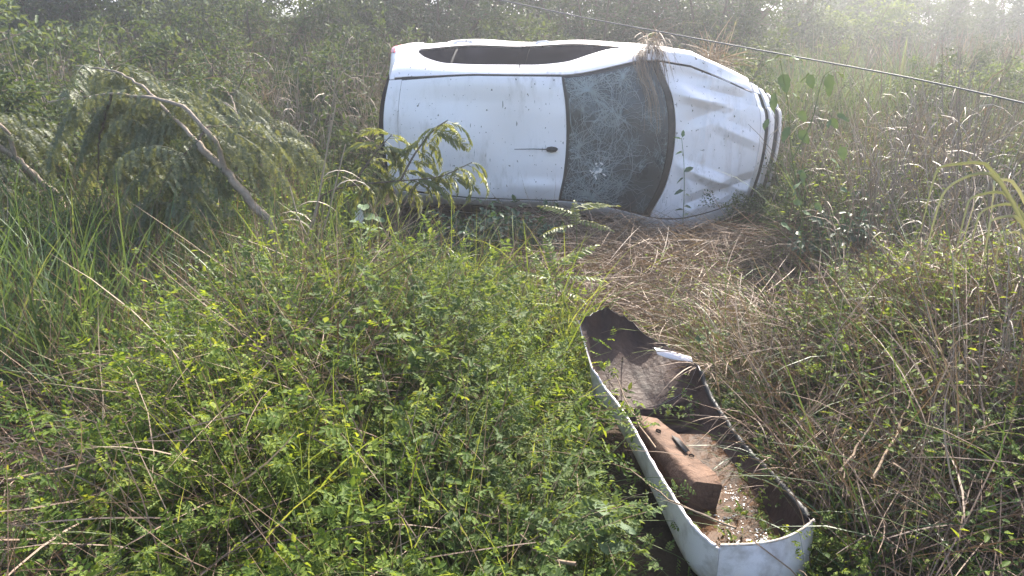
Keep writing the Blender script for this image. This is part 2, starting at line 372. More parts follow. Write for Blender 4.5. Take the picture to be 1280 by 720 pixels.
def surf(u, t, sgn):
    """point of the car's skin (car axes: x forward, y left, z up) for station u, girth t (0 keel .. 8 roof centre), side sgn"""
    u, t, sgn = np.broadcast_arrays(np.asarray(u, float), np.asarray(t, float), np.asarray(sgn, float)); sh = u.shape; u, t, sgn = u.ravel(), t.ravel(), sgn.ravel()
    xb = gpchip(XB, [0, 9], u); x6 = gpchip(X6, [0, 1, 3, 7, 9], u); x8 = gpchip(X8, [0, 1, 3, 7, 9], u)
    P = np.zeros((len(u), 9, 3))
    for k in (1, 2, 3, 4, 6, 8):
        P[:, k, 1] = gpchip(LINE[k][0], BR[k], u); P[:, k, 2] = gpchip(LINE[k][1], BR[k], u)
        P[:, k, 0] = {6: x6, 8: x8}.get(k, xb)
    P[:, 0] = P[:, 1]; P[:, 0, 1] = 0
    f = pchip(F5U, F5V, u)[:, None]; P[:, 5] = P[:, 4] * (1 - f) + P[:, 6] * f
    bul = .045 * np.sin(np.pi * np.clip(f, 0, 1))[:, 0] * np.clip((u - 3) * 2, 0, 1) * np.clip((7.5 - u), 0, 1); P[:, 5, 1] += bul * .6; P[:, 5, 2] += bul * .25
    P[:, 7, 1] = P[:, 6, 1] * .56; q = .30
    for c in (0, 2): P[:, 7, c] = P[:, 8, c] * (1 - q) + P[:, 6, c] * q
    ws = np.clip(u - 3, 0, 1); ws = .035 * np.sin(np.pi * ws) * (u < 4)
    for k, a in ((7, .9), (8, 1)): P[:, k, 2] += ws * a; P[:, k, 0] += ws * a * .5
    i = np.clip(t.astype(int), 0, 7); s = (t - i)[:, None]; n = np.arange(len(u))
    Mir = P.copy(); Mir[:, :, 1] *= -1
    p0 = np.where((i > 0)[:, None], P[n, np.maximum(i - 1, 0)], Mir[n, 1]); p1 = P[n, i]; p2 = P[n, i + 1]
    p3 = np.where((i < 7)[:, None], P[n, np.minimum(i + 2, 8)], Mir[n, 7])
    # girth splines use chord-weighted tangents so close lines do not overshoot
    d0, d1, d2 = [np.linalg.norm(b - a, axis=1, keepdims=True) + 1e-4 for a, b in ((p0, p1), (p1, p2), (p2, p3))]
    m1 = ((p1 - p0) / d0 * d1 + (p2 - p1) / d1 * d0) / (d0 + d1) * d1; m2 = ((p2 - p1) / d1 * d2 + (p3 - p2) / d2 * d1) / (d1 + d2) * d1
    Q = (2 * s ** 3 - 3 * s ** 2 + 1) * p1 + (s ** 3 - 2 * s ** 2 + s) * m1 + (-2 * s ** 3 + 3 * s ** 2) * p2 + (s ** 3 - s ** 2) * m2
    Q[:, 1] *= sgn
    return dent(Q).reshape(*sh, 3)

def dent(Q):
    x, y, z = Q[:, 0].copy(), Q[:, 1].copy(), Q[:, 2].copy()
    # front left corner crushed inwards
    k = np.clip((x - .62) / .55, 0, 1) * .28 + np.clip((x - 1.15) / .65, 0, 1.25) * .80; lim = 1 - .36 * k * np.clip((y - .1) / .35, 0, 1)
    y = np.where(y > 0, y * lim, y)
    y = np.where(y < 0, y * (1 + .11 * np.exp(-((x - 1.05) / .42) ** 2)), y)
    # crumpled bonnet: folds that run across it
    b = sstep((x - .98) / .25) * sstep((1.9 - x) / .1) * np.clip((z - .6) * 6, 0, 1)
    fold = np.sin(x * 3.1 - y * 4.2 + .7) * .016 + np.sin(x * 6.3 + y * 2.1 + 2) * .008 + .03
    for x0, y0, x1, y1, w_, a_ in ((1.02, .50, 1.62, .36, .07, -.075), (1.0, .40, 1.5, .30, .05, .045), (1.34, .6, 1.30, -.2, .025, .018), (1.05, -.25, 1.75, -.52, .05, .05), (1.2, -.62, 1.78, -.40, .05, -.05), (1.45, .1, 1.8, -.05, .05, .03), (1.55, .4, 1.6, -.6, .04, -.025), (1.15, .15, 1.5, .28, .06, -.03), (1.0, -.1, 1.3, -.62, .05, .022)):
        tx, ty = x1 - x0, y1 - y0; q = np.clip(((x - x0) * tx + (y - y0) * ty) / (tx * tx + ty * ty), 0, 1); dd = np.hypot(x - x0 - q * tx, y - y0 - q * ty); fold = fold + 1.35 * a_ * np.clip(1 - dd / w_ / 1.6, 0, 1) * (.35 + .65 * np.sin(np.pi * np.clip(q, .08, .92)))
    z = z + b * (fold - .04)
    z = z - .07 * np.exp(-(((y - .56) / .10) ** 2 + ((x - 1.18) / .28) ** 2)) + .045 * np.exp(-(((y - .42) / .08) ** 2 + ((x - 1.25) / .3) ** 2))
    z = z - .06 * np.exp(-(((y + .55) / .14) ** 2 + ((x - 1.65) / .2) ** 2))
    # roof: shallow dents
    r = np.clip((z - 1.25) * 6, 0, 1)
    z = z + r * (.016 * np.sin(x * 5 + y * 3) * np.sin(y * 6 - x * 2) - .035 * np.exp(-(((x + .45) / .2) ** 2 + ((y + .1) / .25) ** 2)))
    z = z + r * .02 * np.exp(-(((x + .2) / .25) ** 2 + ((y + .42) / .06) ** 2))
    # left flank: ripples
    s = np.clip((np.abs(y) - .7) * 8, 0, 1); y = y + s * .012 * np.sin(x * 6 + 1) * np.sign(y)
    return np.stack([x, y, z], 1)

RX, RY, RZ = math.radians(87.4), 0.0, math.radians(-8.6); CARP = np.array([.64, 8.376, .76])
cx_, sx_, cz_, sz_ = math.cos(RX), math.sin(RX), math.cos(RZ), math.sin(RZ)
RM = np.array([[cz_, -sz_, 0], [sz_, cz_, 0], [0, 0, 1]]) @ np.array([[1, 0, 0], [0, cx_, -sx_], [0, sx_, cx_]])
CARBASE = np.array([.64, 7.9, 0.0])
def car2loc(P): return P @ RM.T + (CARP - CARBASE)
car = thing('overturned_car', 'white hatchback lying on its side with shattered windscreen and crumpled bonnet', 'car', CARBASE)

def on_car(u, t, sgn, off=0.0):
    e = 2e-3
    p = surf(u, t, sgn)
    a = surf(np.asarray(u) + e, t, sgn) - surf(np.asarray(u) - e, t, sgn)
    tt = np.clip(np.asarray(t, float), 0, 7.97); b = surf(u, tt + e, sgn) - surf(u, tt - e, sgn)
    b = b * np.where(np.asarray(t) > 7.97, 1, 1)[..., None]
    n = nrm(np.cross(a, b) * np.asarray(sgn, float)[..., None])
    c = p - np.array([0, 0, .7]); c[..., 0] *= .2; n = n * np.sign((n * c).sum(-1, keepdims=True) + 1e-9)
    return p + n * (off if np.isscalar(off) else off[..., None]), n

def panel(name, u, t, sg, mat, parent=None, flange=.018, off=0.0, smooth=True, mirror_ok=True):
    """a sheet over arrays u,t,sg (a,b) with turned-in edges"""
    u, t, sg = np.broadcast_arrays(u, t, sg); a, b = u.shape
    P, n = on_car(u, t, sg, off)
    mbx = MB(); F = grid_faces(a, b)
    # outward winding
    c = np.cross(P[1, 0] - P[0, 0], P[0, 1] - P[0, 0]); flip = (c * n[0, 0]).sum() < 0
    Pl = car2loc(P.reshape(-1, 3)); mbx.add(Pl, F[:, ::-1] if flip else F)
    ring = np.concatenate([np.stack([np.arange(a - 1), np.zeros(a - 1, int)], 1), np.stack([np.full(b - 1, a - 1), np.arange(b - 1)], 1),
                           np.stack([np.arange(a - 1, 0, -1), np.full(a - 1, b - 1)], 1), np.stack([np.zeros(b - 1, int), np.arange(b - 1, 0, -1)], 1)])
    if flange:
        pr = P[ring[:, 0], ring[:, 1]]; nr = n[ring[:, 0], ring[:, 1]]; k = len(ring)
        V = np.concatenate([pr, pr - nr * flange]); i = np.arange(k); j = (i + 1) % k
        f = np.stack([i, j, j + k, i + k], 1); mbx.add(car2loc(V), f if flip else f[:, ::-1])
    return mbx.build(name, mat, parent or car, smooth=smooth)

def across(u0, u1, tl, nu, ns, bow=0.0):
    """a panel that spans the car between girth lines tl of both sides; returns u,t,sg arrays"""
    s = np.linspace(-1, 1, ns)[None, :]; uu = np.linspace(0, 1, nu)[:, None]
    uu = np.linspace(u0, u1, nu)[:, None] + bow * 0 * s
    t = 8 - np.abs(s) * (8 - tl); return np.broadcast_arrays(uu, t, np.where(s >= 0, 1., -1.))

def flank(u0, u1, t0, t1, sg, nu, nv):
    v = np.linspace(0, 1, nv)[None, :]; uu = np.linspace(u0, u1, nu)[:, None]
    return np.broadcast_arrays(uu, t0 + (t1 - t0) * v, np.float64(sg))

# dark inner shell behind all gaps
mb = MB()
for sg in (1, -1):
    uu, tt, s_ = flank(3.02, 8.98, 0, 8, sg, 60, 60); P, n = on_car(uu, tt, s_, -.014); mb.add(car2loc(P.reshape(-1, 3)), grid_faces(60, 60))
    uu, tt, s_ = flank(.02, 3.02, 0, 4.2, sg, 30, 30); P, n = on_car(uu, tt, s_, -.03); mb.add(car2loc(P.reshape(-1, 3)), grid_faces(30, 30))
    uu, tt, s_ = flank(.02, .98, 4.2, 8, sg, 12, 30); P, n = on_car(uu, tt, s_, -.03); mb.add(car2loc(P.reshape(-1, 3)), grid_faces(12, 30))
for uend in (.02, 8.98):
    t = np.linspace(0, 8, 40); a, _ = on_car(np.full(40, uend), t, np.ones(40), -.014); b, _ = on_car(np.full(40, uend), t, -np.ones(40), -.014)
    G = a[:, None] + (b - a)[:, None] * np.linspace(0, 1, 6)[None, :, None]; mb.add(car2loc(G.reshape(-1, 3)), grid_faces(40, 6))
mb.build('inner_shell', 'underbody', car, smooth=True)

roof = panel('roof', *across(4.0, 6.0, 6.07, 50, 60), 'white_paint')
for sg in (1, -1): panel('roof_moulding', *flank(4.02, 6.05, 5.955, 6.055, sg, 40, 4), 'dark_seal', off=-.006, flange=.01)
panel('tailgate_top', *across(6.02, 6.99, 6.03, 14, 40), 'white_paint')
panel('rear_window', *across(7.03, 7.96, 6.12, 14, 40), 'window_glass')
panel('tailgate', *across(8.0, 8.9, 6.0, 12, 40), 'white_paint')
WS = across(3.062, 3.97, 6.10, 40, 50)
ws = panel('windscreen', *WS, 'windscreen_glass', off=-.004)
for sg in (1, -1): panel('windscreen_seal', *flank(3.10, 3.985, 6.02, 6.095, sg, 40, 3), 'dark_seal', ws, off=-.003, flange=.01)
panel('windscreen_seal', *across(3.972, 3.996, 6.05, 3, 50), 'dark_seal', ws, off=-.003, flange=.01)
panel('cowl', *across(2.99, 3.055, 6.06, 5, 50), 'black_plastic', off=-.002)
bonnet = panel('bonnet', *across(1.02, 2.975, 6.06, 130, 130), 'white_paint', flange=.03)
# front end: lip, slots and bumper strips, following the curve of the nose
for a, b, mt, nm, of in ((.80, .98, 'white_paint', 'headlamp_panel', -.002), (.64, .78, 'black_plastic', 'grille', -.012), (.42, .63, 'white_paint', 'bumper_strip', .012),
                         (.14, .41, 'black_plastic', 'air_intake', -.006), (.03, .13, 'white_paint', 'bumper_strip', .006)):
    panel(nm, *across(a, b, 5.2, 6, 50), mt, off=of)
for sg in (1, -1):
    panel('headlamp', *flank(.62, .97, 4.6, 5.9, sg, 8, 8), 'lamp_glass', off=.003)
    P0, _ = on_car(np.full(24, .03), np.linspace(1, 8, 24), np.full(24, float(sg))); P1 = P0.copy(); P1[:, 1] = 0
    mbx = MB(); G = P0[:, None] + (P1 - P0)[:, None] * np.linspace(0, 1, 5)[None, :, None]; mbx.add(car2loc(G.reshape(-1, 3)), grid_faces(24, 5)); mbx.build('front_bumper_base', 'black_plastic', car)

def arch(uu, tt, sg, x0):
    """push the flank's lower edge up round the wheel"""
    P = surf(uu, tt, sg); return P
for sg, side in ((1, 'upper'), (-1, 'lower')):
    def wheel_cut(name, u0, u1, t0, t1, nu, nv, wx):
        uu, tt, ss = flank(u0, u1, t0, t1, sg, nu, nv); uu = uu.copy(); tt = tt.copy()
        # the lower edge of the panel rises to clear the wheel
        xs = surf(uu[:, 0], np.full(nu, 2.5), np.full(nu, float(sg)))[:, 0]
        dz = np.sqrt(np.clip(.34 ** 2 - (xs - wx) ** 2, 0, None)); lo = t0 + (3.25 - t0) * np.clip(dz / .30, 0, 1)
        tt = lo[:, None] + (t1 - lo[:, None]) * np.linspace(0, 1, nv)[None, :]
        return panel(name, uu, tt, ss, 'white_paint')
    wheel_cut('front_wing', 1.02, 3.10, 1.9, 5.94, 50, 22, 1.27)
    wheel_cut('rear_wing', 5.56, 8.0, 1.9, 3.93, 50, 16, -1.18)
    panel('front_door', *flank(3.13, 4.52, 1.9, 3.94, sg, 30, 14), 'white_paint')
    panel('rear_door', *flank(4.545, 5.54, 1.9, 3.94, sg, 24, 14), 'white_paint')
    panel('door_frame', *flank(3.13, 4.535, 5.02, 5.34, sg, 30, 5), 'white_paint')
    panel('door_frame', *flank(4.55, 5.84, 5.02, 5.34, sg, 30, 5), 'white_paint')
    panel('roof_rail', *flank(3.03, 6.55, 5.37, 5.95, sg, 70, 7), 'white_paint')
    panel('rear_pillar', *flank(5.86, 6.98, 3.96, 5.36, sg, 20, 12), 'white_paint', off=-.001)
    panel('rear_pillar', *flank(7.0, 8.0, 3.96, 5.99, sg, 14, 12), 'white_paint', off=-.001)
    panel('rear_pillar', *flank(6.57, 6.98, 5.37, 5.99, sg, 8, 6), 'white_paint', off=-.002)
    panel('scuttle_corner', *flank(3.13, 3.44, 3.96, 5.0, sg, 8, 6), 'white_paint', off=-.002)
    panel('side_window', *flank(3.46, 4.47, 4.0, 4.99, sg, 30, 8), 'window_glass', off=-.010)
    panel('side_window', *flank(4.60, 5.36, 4.0, 4.99, sg, 24, 8), 'window_glass', off=-.010)
    panel('quarter_window', *flank(5.385, 5.83, 4.0, 4.99, sg, 16, 8), 'window_glass', off=-.010)
    panel('middle_pillar', *flank(4.475, 4.595, 3.98, 5.0, sg, 5, 8), 'window_glass', off=-.004)
    panel('window_seal', *flank(3.46, 5.83, 3.945, 3.99, sg, 50, 3), 'dark_seal', off=.002, flange=.008)
    panel('tail_lamp', *flank(7.45, 8.6, 3.1, 4.25, sg, 12, 12), 'tail_red', off=.008)
    panel('sill', *flank(1.9, 7.2, 1.0, 1.87, sg, 40, 5), 'black_plastic', off=-.004)
    hd = MB()
    for u0 in (4.38, 5.40):
        q, _ = on_car(np.array([u0 - .16, u0 - .1, u0 + .0, u0 + .05]), np.full(4, 3.62), np.full(4, float(sg)), np.array([0, .014, .014, 0.])); h2 = MB(); tubes(h2, car2loc(q)[None], .012, 6); h2.build('door_handle', 'white_paint', car, smooth=True)
# underside plate
mb = MB(); P, _ = on_car(*flank(.1, 8.9, 0, 1.0, 1, 40, 6)); mb.add(car2loc(P.reshape(-1, 3)), grid_faces(40, 6)); P, _ = on_car(*flank(.1, 8.9, 0, 1.0, -1, 40, 6)); mb.add(car2loc(P.reshape(-1, 3)), grid_faces(40, 6)); mb.build('floor_pan', 'underbody', car)
# wheels
def lathe(prof, c, axis_y, n=28):
    a = np.arange(n) * 2 * np.pi / n; pr = np.array(prof)
    V = np.stack([c[0] + pr[:, None, 0] * np.cos(a), np.broadcast_to(c[1] + axis_y * pr[:, None, 1], (len(pr), n)), c[2] + pr[:, None, 0] * np.sin(a)], -1).reshape(-1, 3)
    k, j = np.meshgrid(np.arange(len(pr) - 1), np.arange(n), indexing='ij')
    return V, np.stack([k * n + j, k * n + (j + 1) % n, (k + 1) * n + (j + 1) % n, (k + 1) * n + j], -1).reshape(-1, 4)
for wx in (1.27, -1.18):
    for sg in (1, -1):
        c = (wx, (.42 if sg > 0 and wx > 0 else sg * .70), .29)
        wb = MB(); V, F = lathe([(.19, .02), (.19, .06), (.05, .075), (.03, .09), (.001, .09)], c, sg); wb.add(car2loc(V), F); rim = wb.build('wheel', 'alloy', car)
        tb = MB(); V, F = lathe([(.185, -.08), (.26, -.09), (.285, -.07), (.29, 0), (.285, .07), (.26, .09), (.185, .07)], c, sg); tb.add(car2loc(V), F); tb.build('tyre', 'rubber', rim, smooth=True)
# roof aerial: a stub near the header and a thin whip
q, nn = on_car(np.array([4.17]), np.array([7.75]), np.array([-1.]), .0); q = q[0]
mb = MB(); a_ = np.array([[[q[0] - .03, q[1], q[2] - .01], [q[0] - .02, q[1], q[2] + .022], [q[0] + .01, q[1], q[2] + .03], [q[0] + .045, q[1], q[2] + .016], [q[0] + .06, q[1], q[2] - .012]]]); tubes(mb, car2loc(a_[0])[None], np.array([[.012, .022, .028, .022, .008]]), 10)
st = mb.build('aerial', 'black_plastic', car, smooth=True)
mb = MB(); tubes(mb, car2loc(np.array([[q[0] + .0, q[1], q[2] + .028], [q[0] - .15, q[1] + .002, q[2] + .04], [q[0] - .32, q[1] - .004, q[2] + .05]]))[None], np.array([[.006, .004, .003]]), 6); mb.build('whip', 'black_plastic', st)

# windscreen cracks: rings and rays round the blows, as fine raised ridges of crushed glass
def ws_pt(a, b, off=.0015):
    """a 0..1 across from upper (left) edge to lower, b 0..1 from header to scuttle"""
    a = np.clip(a, .01, .99); b = np.clip(b, .01, .985); s = 1 - 2 * a; u = 3.97 - b * (3.97 - 3.08)
    return on_car(u, 8 - np.abs(s) * 1.9, np.where(s >= 0, 1., -1.), off)[0]
rg = np.random.default_rng(3)
def crack_lines(mat, lines, width):
    m_ = MB()
    for ln in lines:
        ln = np.array(ln); ok = (ln[:, 0] > .012) & (ln[:, 0] < .988) & (ln[:, 1] > .012) & (ln[:, 1] < .96)
        if ok.sum() < 2: continue
        ln = ln[ok]; p = car2loc(ws_pt(ln[:, 0], ln[:, 1])); tubes(m_, p[None], rg.uniform(.5, 1) * width, 3, 0)
    o = m_.build('cracks', mat, ws); o['kind'] = 'stuff'
def rays(c, n, lo, hi, asp=.72):
    r = []
    for k in range(n):
        an = rg.uniform(0, 2 * np.pi); L = rg.uniform(lo, hi); m = 9; a = np.cumsum(rg.normal(0, .10, m)) + an
        st_ = np.cumsum(np.full(m, L / m)); r.append([(c[0] + rg.normal(0, .01), c[1] + rg.normal(0, .01))] + [(c[0] + asp * s * np.cos(t), c[1] + s * np.sin(t)) for s, t in zip(st_, a)])
    return r
def rings(c, rads, asp=.72):
    r = []
    for R0 in rads:
        for k in range(3):
            a0 = rg.uniform(0, 6.28); a1 = a0 + rg.uniform(.6, 2.2); a = np.linspace(a0, a1, 12); rr = R0 * (1 + rg.normal(0, .05, 12).cumsum() * .25); r.append(np.stack([c[0] + asp * rr * np.cos(a), c[1] + rr * np.sin(a)], 1))
    return r
main = (.72, .32)
crack_lines('crack_white', rays((.3, .45), 24, .15, .55) + rays((.62, .12), 18, .15, .5) + rings((.3, .45), [.15, .3, .45]) + rays(main, 60, .12, .6) + rings(main, [.08, .14, .2, .28, .36]), .0022)
crack_lines('crack_grey', rays((.12, .25), 90, .1, .5) + rings((.12, .25), [.08, .15, .25, .33]) + rays((.95, .35), 80, .12, .6) + rings((.95, .35), [.1, .2, .3]) + rays((.07, .65), 40, .08, .3), .0030)
crack_lines('crack_grey', rays((.35, .5), 40, .2, .6) + rays((.55, .1), 40, .2, .6) + rays((.8, .6), 40, .1, .5) + rings(main, [.45, .55, .65]), .0020)
# crushed milky patches
m_ = MB(); m2_ = MB()
for c, R0, n in (((.06, .12), .09, 240), ((.06, .30), .09, 260), ((.08, .48), .08, 230), ((.10, .68), .07, 170), ((.97, .2), .09, 220), ((.95, .42), .08, 150), ((.60, .02), .16, 160), ((.85, .03), .12, 140)):
    p = np.stack([c[0] + rg.normal(0, R0 * .45, n), c[1] + rg.normal(0, R0 * .8, n)], 1); q = ws_pt(np.abs(p[:, 0]), np.abs(p[:, 1]), .002)
    d = rg.normal(0, 1, (n, 3)); d[:, 2] *= .25; leaves(m2_, car2loc(q), d @ RM.T, np.broadcast_to(RM @ np.array([.4, 0, .9]), (n, 3)), rg.uniform(.005, .02, n), rg.uniform(.002, .005, n), .1, .05)
n = 26; p = np.stack([main[0] + rg.normal(0, .022, n), main[1] + rg.normal(0, .035, n)], 1); q = ws_pt(p[:, 0], p[:, 1], .003); d = rg.normal(0, 1, (n, 3)); d[:, 2] *= .25
leaves(m_, car2loc(q), d @ RM.T, np.broadcast_to(RM @ np.array([.4, 0, .9]), (n, 3)), rg.uniform(.02, .05, n), rg.uniform(.01, .025, n), .1, .05)
o = m_.build('glass_chips', 'chip_glint_white', ws); o['kind'] = 'stuff'
o = m2_.build('glass_chips', 'crack_grey', ws); o['kind'] = 'stuff'
#VEG
# ------------------------------------------------------------------ the torn-off bumper
def loft(ctrl, n):
    """smooth curve rows through control rows ctrl (K,m,3) -> (n,m,3)"""
    K = len(ctrl); x = np.linspace(0, K - 1, n); out = np.zeros((n,) + ctrl.shape[1:])
    for j in range(ctrl.shape[1]):
        for c in range(3): out[:, j, c] = pchip(np.arange(K), ctrl[:, j, c], x)
    return out
BL = [(900, 684, .30), (866, 655, .31), (826, 590, .29), (788, 525, .27), (760, 487, .29), (742, 465, .33)]     # left rim, near end to far end
BRt = [(1017, 652, .30), (1000, 638, .29), (958, 592, .24), (912, 538, .22), (885, 494, .26), (872, 458, .34)]    # right rim
lr = np.array([at(px, py, z=z) for px, py, z in BL]); rr = np.array([at(px, py, z=z) for px, py, z in BRt])
rows = []
for i in range(6):
    a, b = lr[i], rr[i]; m = (a + b) / 2; fz = [.115, .075, .065, .075, .10, .13][i]
    f1 = a + (b - a) * .015; f1[2] = fz + .085; f2 = a + (b - a) * .16; f2[2] = fz + .012; f3 = m.copy(); f3[2] = fz; f4 = a + (b - a) * .72; f4[2] = fz + .02; f5 = a + (b - a) * .90; f5[2] = fz + .09
    rows.append([a, f1, f2, f3, f4, f5, b])
ctrl = np.array(rows)
NB, MBp = 46, 31
C1 = loft(ctrl, NB); C2 = loft(C1.transpose(1, 0, 2), MBp).transpose(1, 0, 2)     # (NB,MBp,3)
# ragged, warped rims
jj = np.linspace(-1, 1, MBp)[None, :]; ii = np.linspace(0, 1, NB)[:, None]
_r = np.random.default_rng(8); _n = np.cumsum(_r.normal(0, 1, (NB, 2)), 0); _n -= np.linspace(0, 1, NB)[:, None] * _n[-1:]
C2[..., 2] += (.0022 * np.where(jj < 0, _n[:, :1] * .6, _n[:, 1:] * 1.6) + _r.normal(0, .0015, (NB, 1))) * np.abs(jj) ** 4 + .004 * np.sin(jj * 9 + ii * 17)
BBASE = np.array([.72, 2.9, .05])
bumper = thing('detached_bumper', 'torn-off white car bumper lying upturned on the ground, muddy inside and holding brown water', 'bumper', BBASE)
def sheet2(P, thick, name_in, name_out, mat_in, mat_out, parent):
    """inner face and outer face of a moulded skin, joined by an edge strip"""
    a, b, _ = P.shape; du = np.gradient(P, axis=0); dv = np.gradient(P, axis=1); n = nrm(np.cross(du, dv)); n *= np.sign(n[..., 2:3] + 1e-6 * 0 + 1e-9) if False else 1
    if (n[a // 2, b // 2, 2]) < 0: n = -n
    O = P - n * thick; F = grid_faces(a, b)
    m1 = MB().add(P - BBASE, F); i_ = m1.build(name_in, mat_in, parent, True)
    m2 = MB().add(O - BBASE, F[:, ::-1])
    ring = np.concatenate([np.arange(a) * b, (a - 1) * b + np.arange(1, b), (np.arange(a - 1)[::-1]) * b + b - 1, np.arange(1, b - 1)[::-1]])
    k = len(ring); j = np.arange(k); V = np.concatenate([P.reshape(-1, 3)[ring] + np.array([0, 0, .002]), O.reshape(-1, 3)[ring]]) - BBASE
    m2.add(V, np.stack([j, (j + 1) % k, (j + 1) % k + k, j + k], 1)); o_ = m2.build(name_out, mat_out, parent, True)
    return i_, o_
sheet2(C2, .006, 'inner_face', 'outer_skin', 'muddy_plastic', 'bumper_paint', bumper)
# near end: the wrapped corner that closes the trough, drooping white panel towards the camera
e0 = C2[0]; out = nrm((C2[0, MBp // 2] - C2[4, MBp // 2]) * np.array([1, 1, 0]))
tt = np.linspace(0, 1, 10)[:, None, None]
bulge = np.sin(np.linspace(0, np.pi, MBp))[None, :, None]
topc = lr[0] + (rr[0] - lr[0]) * np.linspace(0, 1, MBp)[:, None] + np.array([0, 0, .004]); topc = topc + out * .045 * bulge[0]
E_ = topc[None] * (1 - tt) + (e0[None] * .5 + topc[None] * .5) * tt; E_[..., 2] = topc[None, :, 2] * (1 - tt[..., 0]) + (.085 * tt[..., 0]); E_ += out * (.05 * np.sin(tt * np.pi * .8)) * bulge
d_ = sheet2(E_, .006, 'end_inner_face', 'end_panel', 'muddy_plastic', 'bumper_paint', bumper)
# flip look: the outside of the end panel faces the camera
mb = MB().add(E_ + out * .007 - BBASE, grid_faces(10, MBp)); mb.build('end_skin', 'bumper_paint', bumper, True)
mb = MB(); tubes(mb, (topc + np.array([0, 0, .003]) - BBASE)[None], .0055, 6); mb.build('end_rim', 'broken_edge', bumper, True)
# far end: tall wrapped corner standing up, muddy inside
tip = [at(722, 402, Y=3.62), at(742, 391, Y=3.68), at(760, 384, Y=3.72), at(790, 404, Y=3.74), at(822, 428, Y=3.70), at(862, 448, Y=3.60)]
tip = np.array(tip); xs = np.linspace(0, 5, MBp); tipc = np.stack([np.interp(xs, np.arange(6), tip[:, c]) for c in range(3)], 1); tipc[1:-1, 2] += np.random.default_rng(4).normal(0, .0035, MBp - 2)
bot = C2[-1]; tt = np.linspace(0, 1, 16)[:, None, None]
Fw = bot[None] * (1 - tt) + tipc[None] * tt; Fw += np.array([0, .10, -.02]) * np.sin(tt * np.pi) * (.4 + .6 * bulge); Fw += np.array([.3, .6, 0]) * .02 * np.sin(jj[0] * 11)[None, :, None] * tt
sheet2(Fw, .006, 'corner_inner_face', 'corner_outer_skin', 'muddy_plastic', 'bumper_paint', bumper)
# torn white flap at the far right rim
fl = np.array([at(815, 434, Y=3.55), at(838, 439, Y=3.52), at(862, 447, Y=3.50)]); fl2 = np.array([at(822, 443, Y=3.5), at(842, 449, Y=3.47), at(866, 452, Y=3.45)])
xs = np.linspace(0, 2, 9); f1 = np.stack([pchip(np.arange(3), fl[:, c], xs) for c in range(3)], 1); f2 = np.stack([pchip(np.arange(3), fl2[:, c], xs) for c in range(3)], 1)
G = f1[None] + (f2 - f1)[None] * np.linspace(0, 1, 4)[:, None, None]; G[1:3, :, 2] += .012
mb = MB().add(G - BBASE, grid_faces(4, 9)); mb.add(G - BBASE + np.array([0, .004, -.004]), grid_faces(4, 9, flip=True)); mb.build('torn_flap', 'bumper_paint', bumper, True)
# dark lower grille strip along the right rim
rc = C2[4:44, -1] + np.array([.006, 0, -.004]); mb = MB(); tubes(mb, (rc - BBASE)[None], .013, 6); mb.build('rim_trim', 'black_plastic', bumper, True)
# left rim: broken pale edge
lc = C2[1:, 0] + np.array([-.002, 0, .002]); mb = MB(); tubes(mb, (lc - BBASE)[None], .005 + .003 * np.abs(np.sin(np.arange(NB - 1) * 1.9)), 6); mb.build('left_rim', 'bumper_paint', bumper, True)
# foam absorber: a long box with a slot, on the left half of the trough
def bar_box(p0, p1, w0, h0, name, mat, parent, tilt=0.0, nl=10, base=BBASE):
    ax = nrm((p1 - p0)[None])[0]; sd = nrm(np.cross(ax, [0, 0, 1.])[None])[0]; up = np.cross(sd, ax)
    sd, up = sd * math.cos(tilt) + up * math.sin(tilt), up * math.cos(tilt) - sd * math.sin(tilt)
    pr = np.array([(-.5, -.42), (-.42, -.5), (.42, -.5), (.5, -.42), (.5, .42), (.42, .5), (-.42, .5), (-.5, .42)])
    V = []
    for k in range(nl):
        f = k / (nl - 1); c = p0 + (p1 - p0) * f; s = (1.0 if 0 < k < nl - 1 else .94) * (1.06 - .22 * f)
        for a, b in pr: V.append(c + sd * a * w0 * s + up * b * h0 * s * (1 + .05 * math.sin(f * 9)) + np.random.default_rng(k * 8 + int(a * 100 + b * 37) % 97).normal(0, .004, 3))
    V = np.array(V); n = 8; k, j = np.meshgrid(np.arange(nl - 1), np.arange(n), indexing='ij')
    F = np.stack([k * n + j, k * n + (j + 1) % n, (k + 1) * n + (j + 1) % n, (k + 1) * n + j], -1).reshape(-1, 4)
    mbx = MB().add(V - base, F); mbx.add(np.concatenate([V[:8], V[-8:]]) - base, np.array([np.arange(8)[::-1], np.arange(8) + 8])); return mbx.build(name, mat, parent), ax, sd, up
p0, p1 = at(880, 622, z=.215), at(806, 532, z=.20)
fo, ax, sd, up = bar_box(p0, p1, .135, .12, 'foam_absorber', 'foam', bumper, tilt=-.25)
c0 = p0 + (p1 - p0) * .52 + sd * .02 + up * .0625
V = np.array([c0 - ax * .07 - sd * .008, c0 - ax * .05 + sd * .022, c0 + ax * .05 + sd * .02, c0 + ax * .07 - sd * .004]); mb = MB().add(np.concatenate([V, V + up * .003]) - BBASE, np.array([[4, 5, 6, 7], [0, 1, 5, 4], [1, 2, 6, 5], [2, 3, 7, 6], [3, 0, 4, 7]])); mb.build('slot', 'black_plastic', fo)
for f, s_ in ((.2, -.02), (.36, .03), (.7, -.03)):
    c0 = p0 + (p1 - p0) * f + sd * s_ + up * .058; mb = MB(); tubes(mb, np.array([[c0 - BBASE, c0 + up * .008 - BBASE]]), .012, 8); mb.build('clip', 'black_plastic', fo)
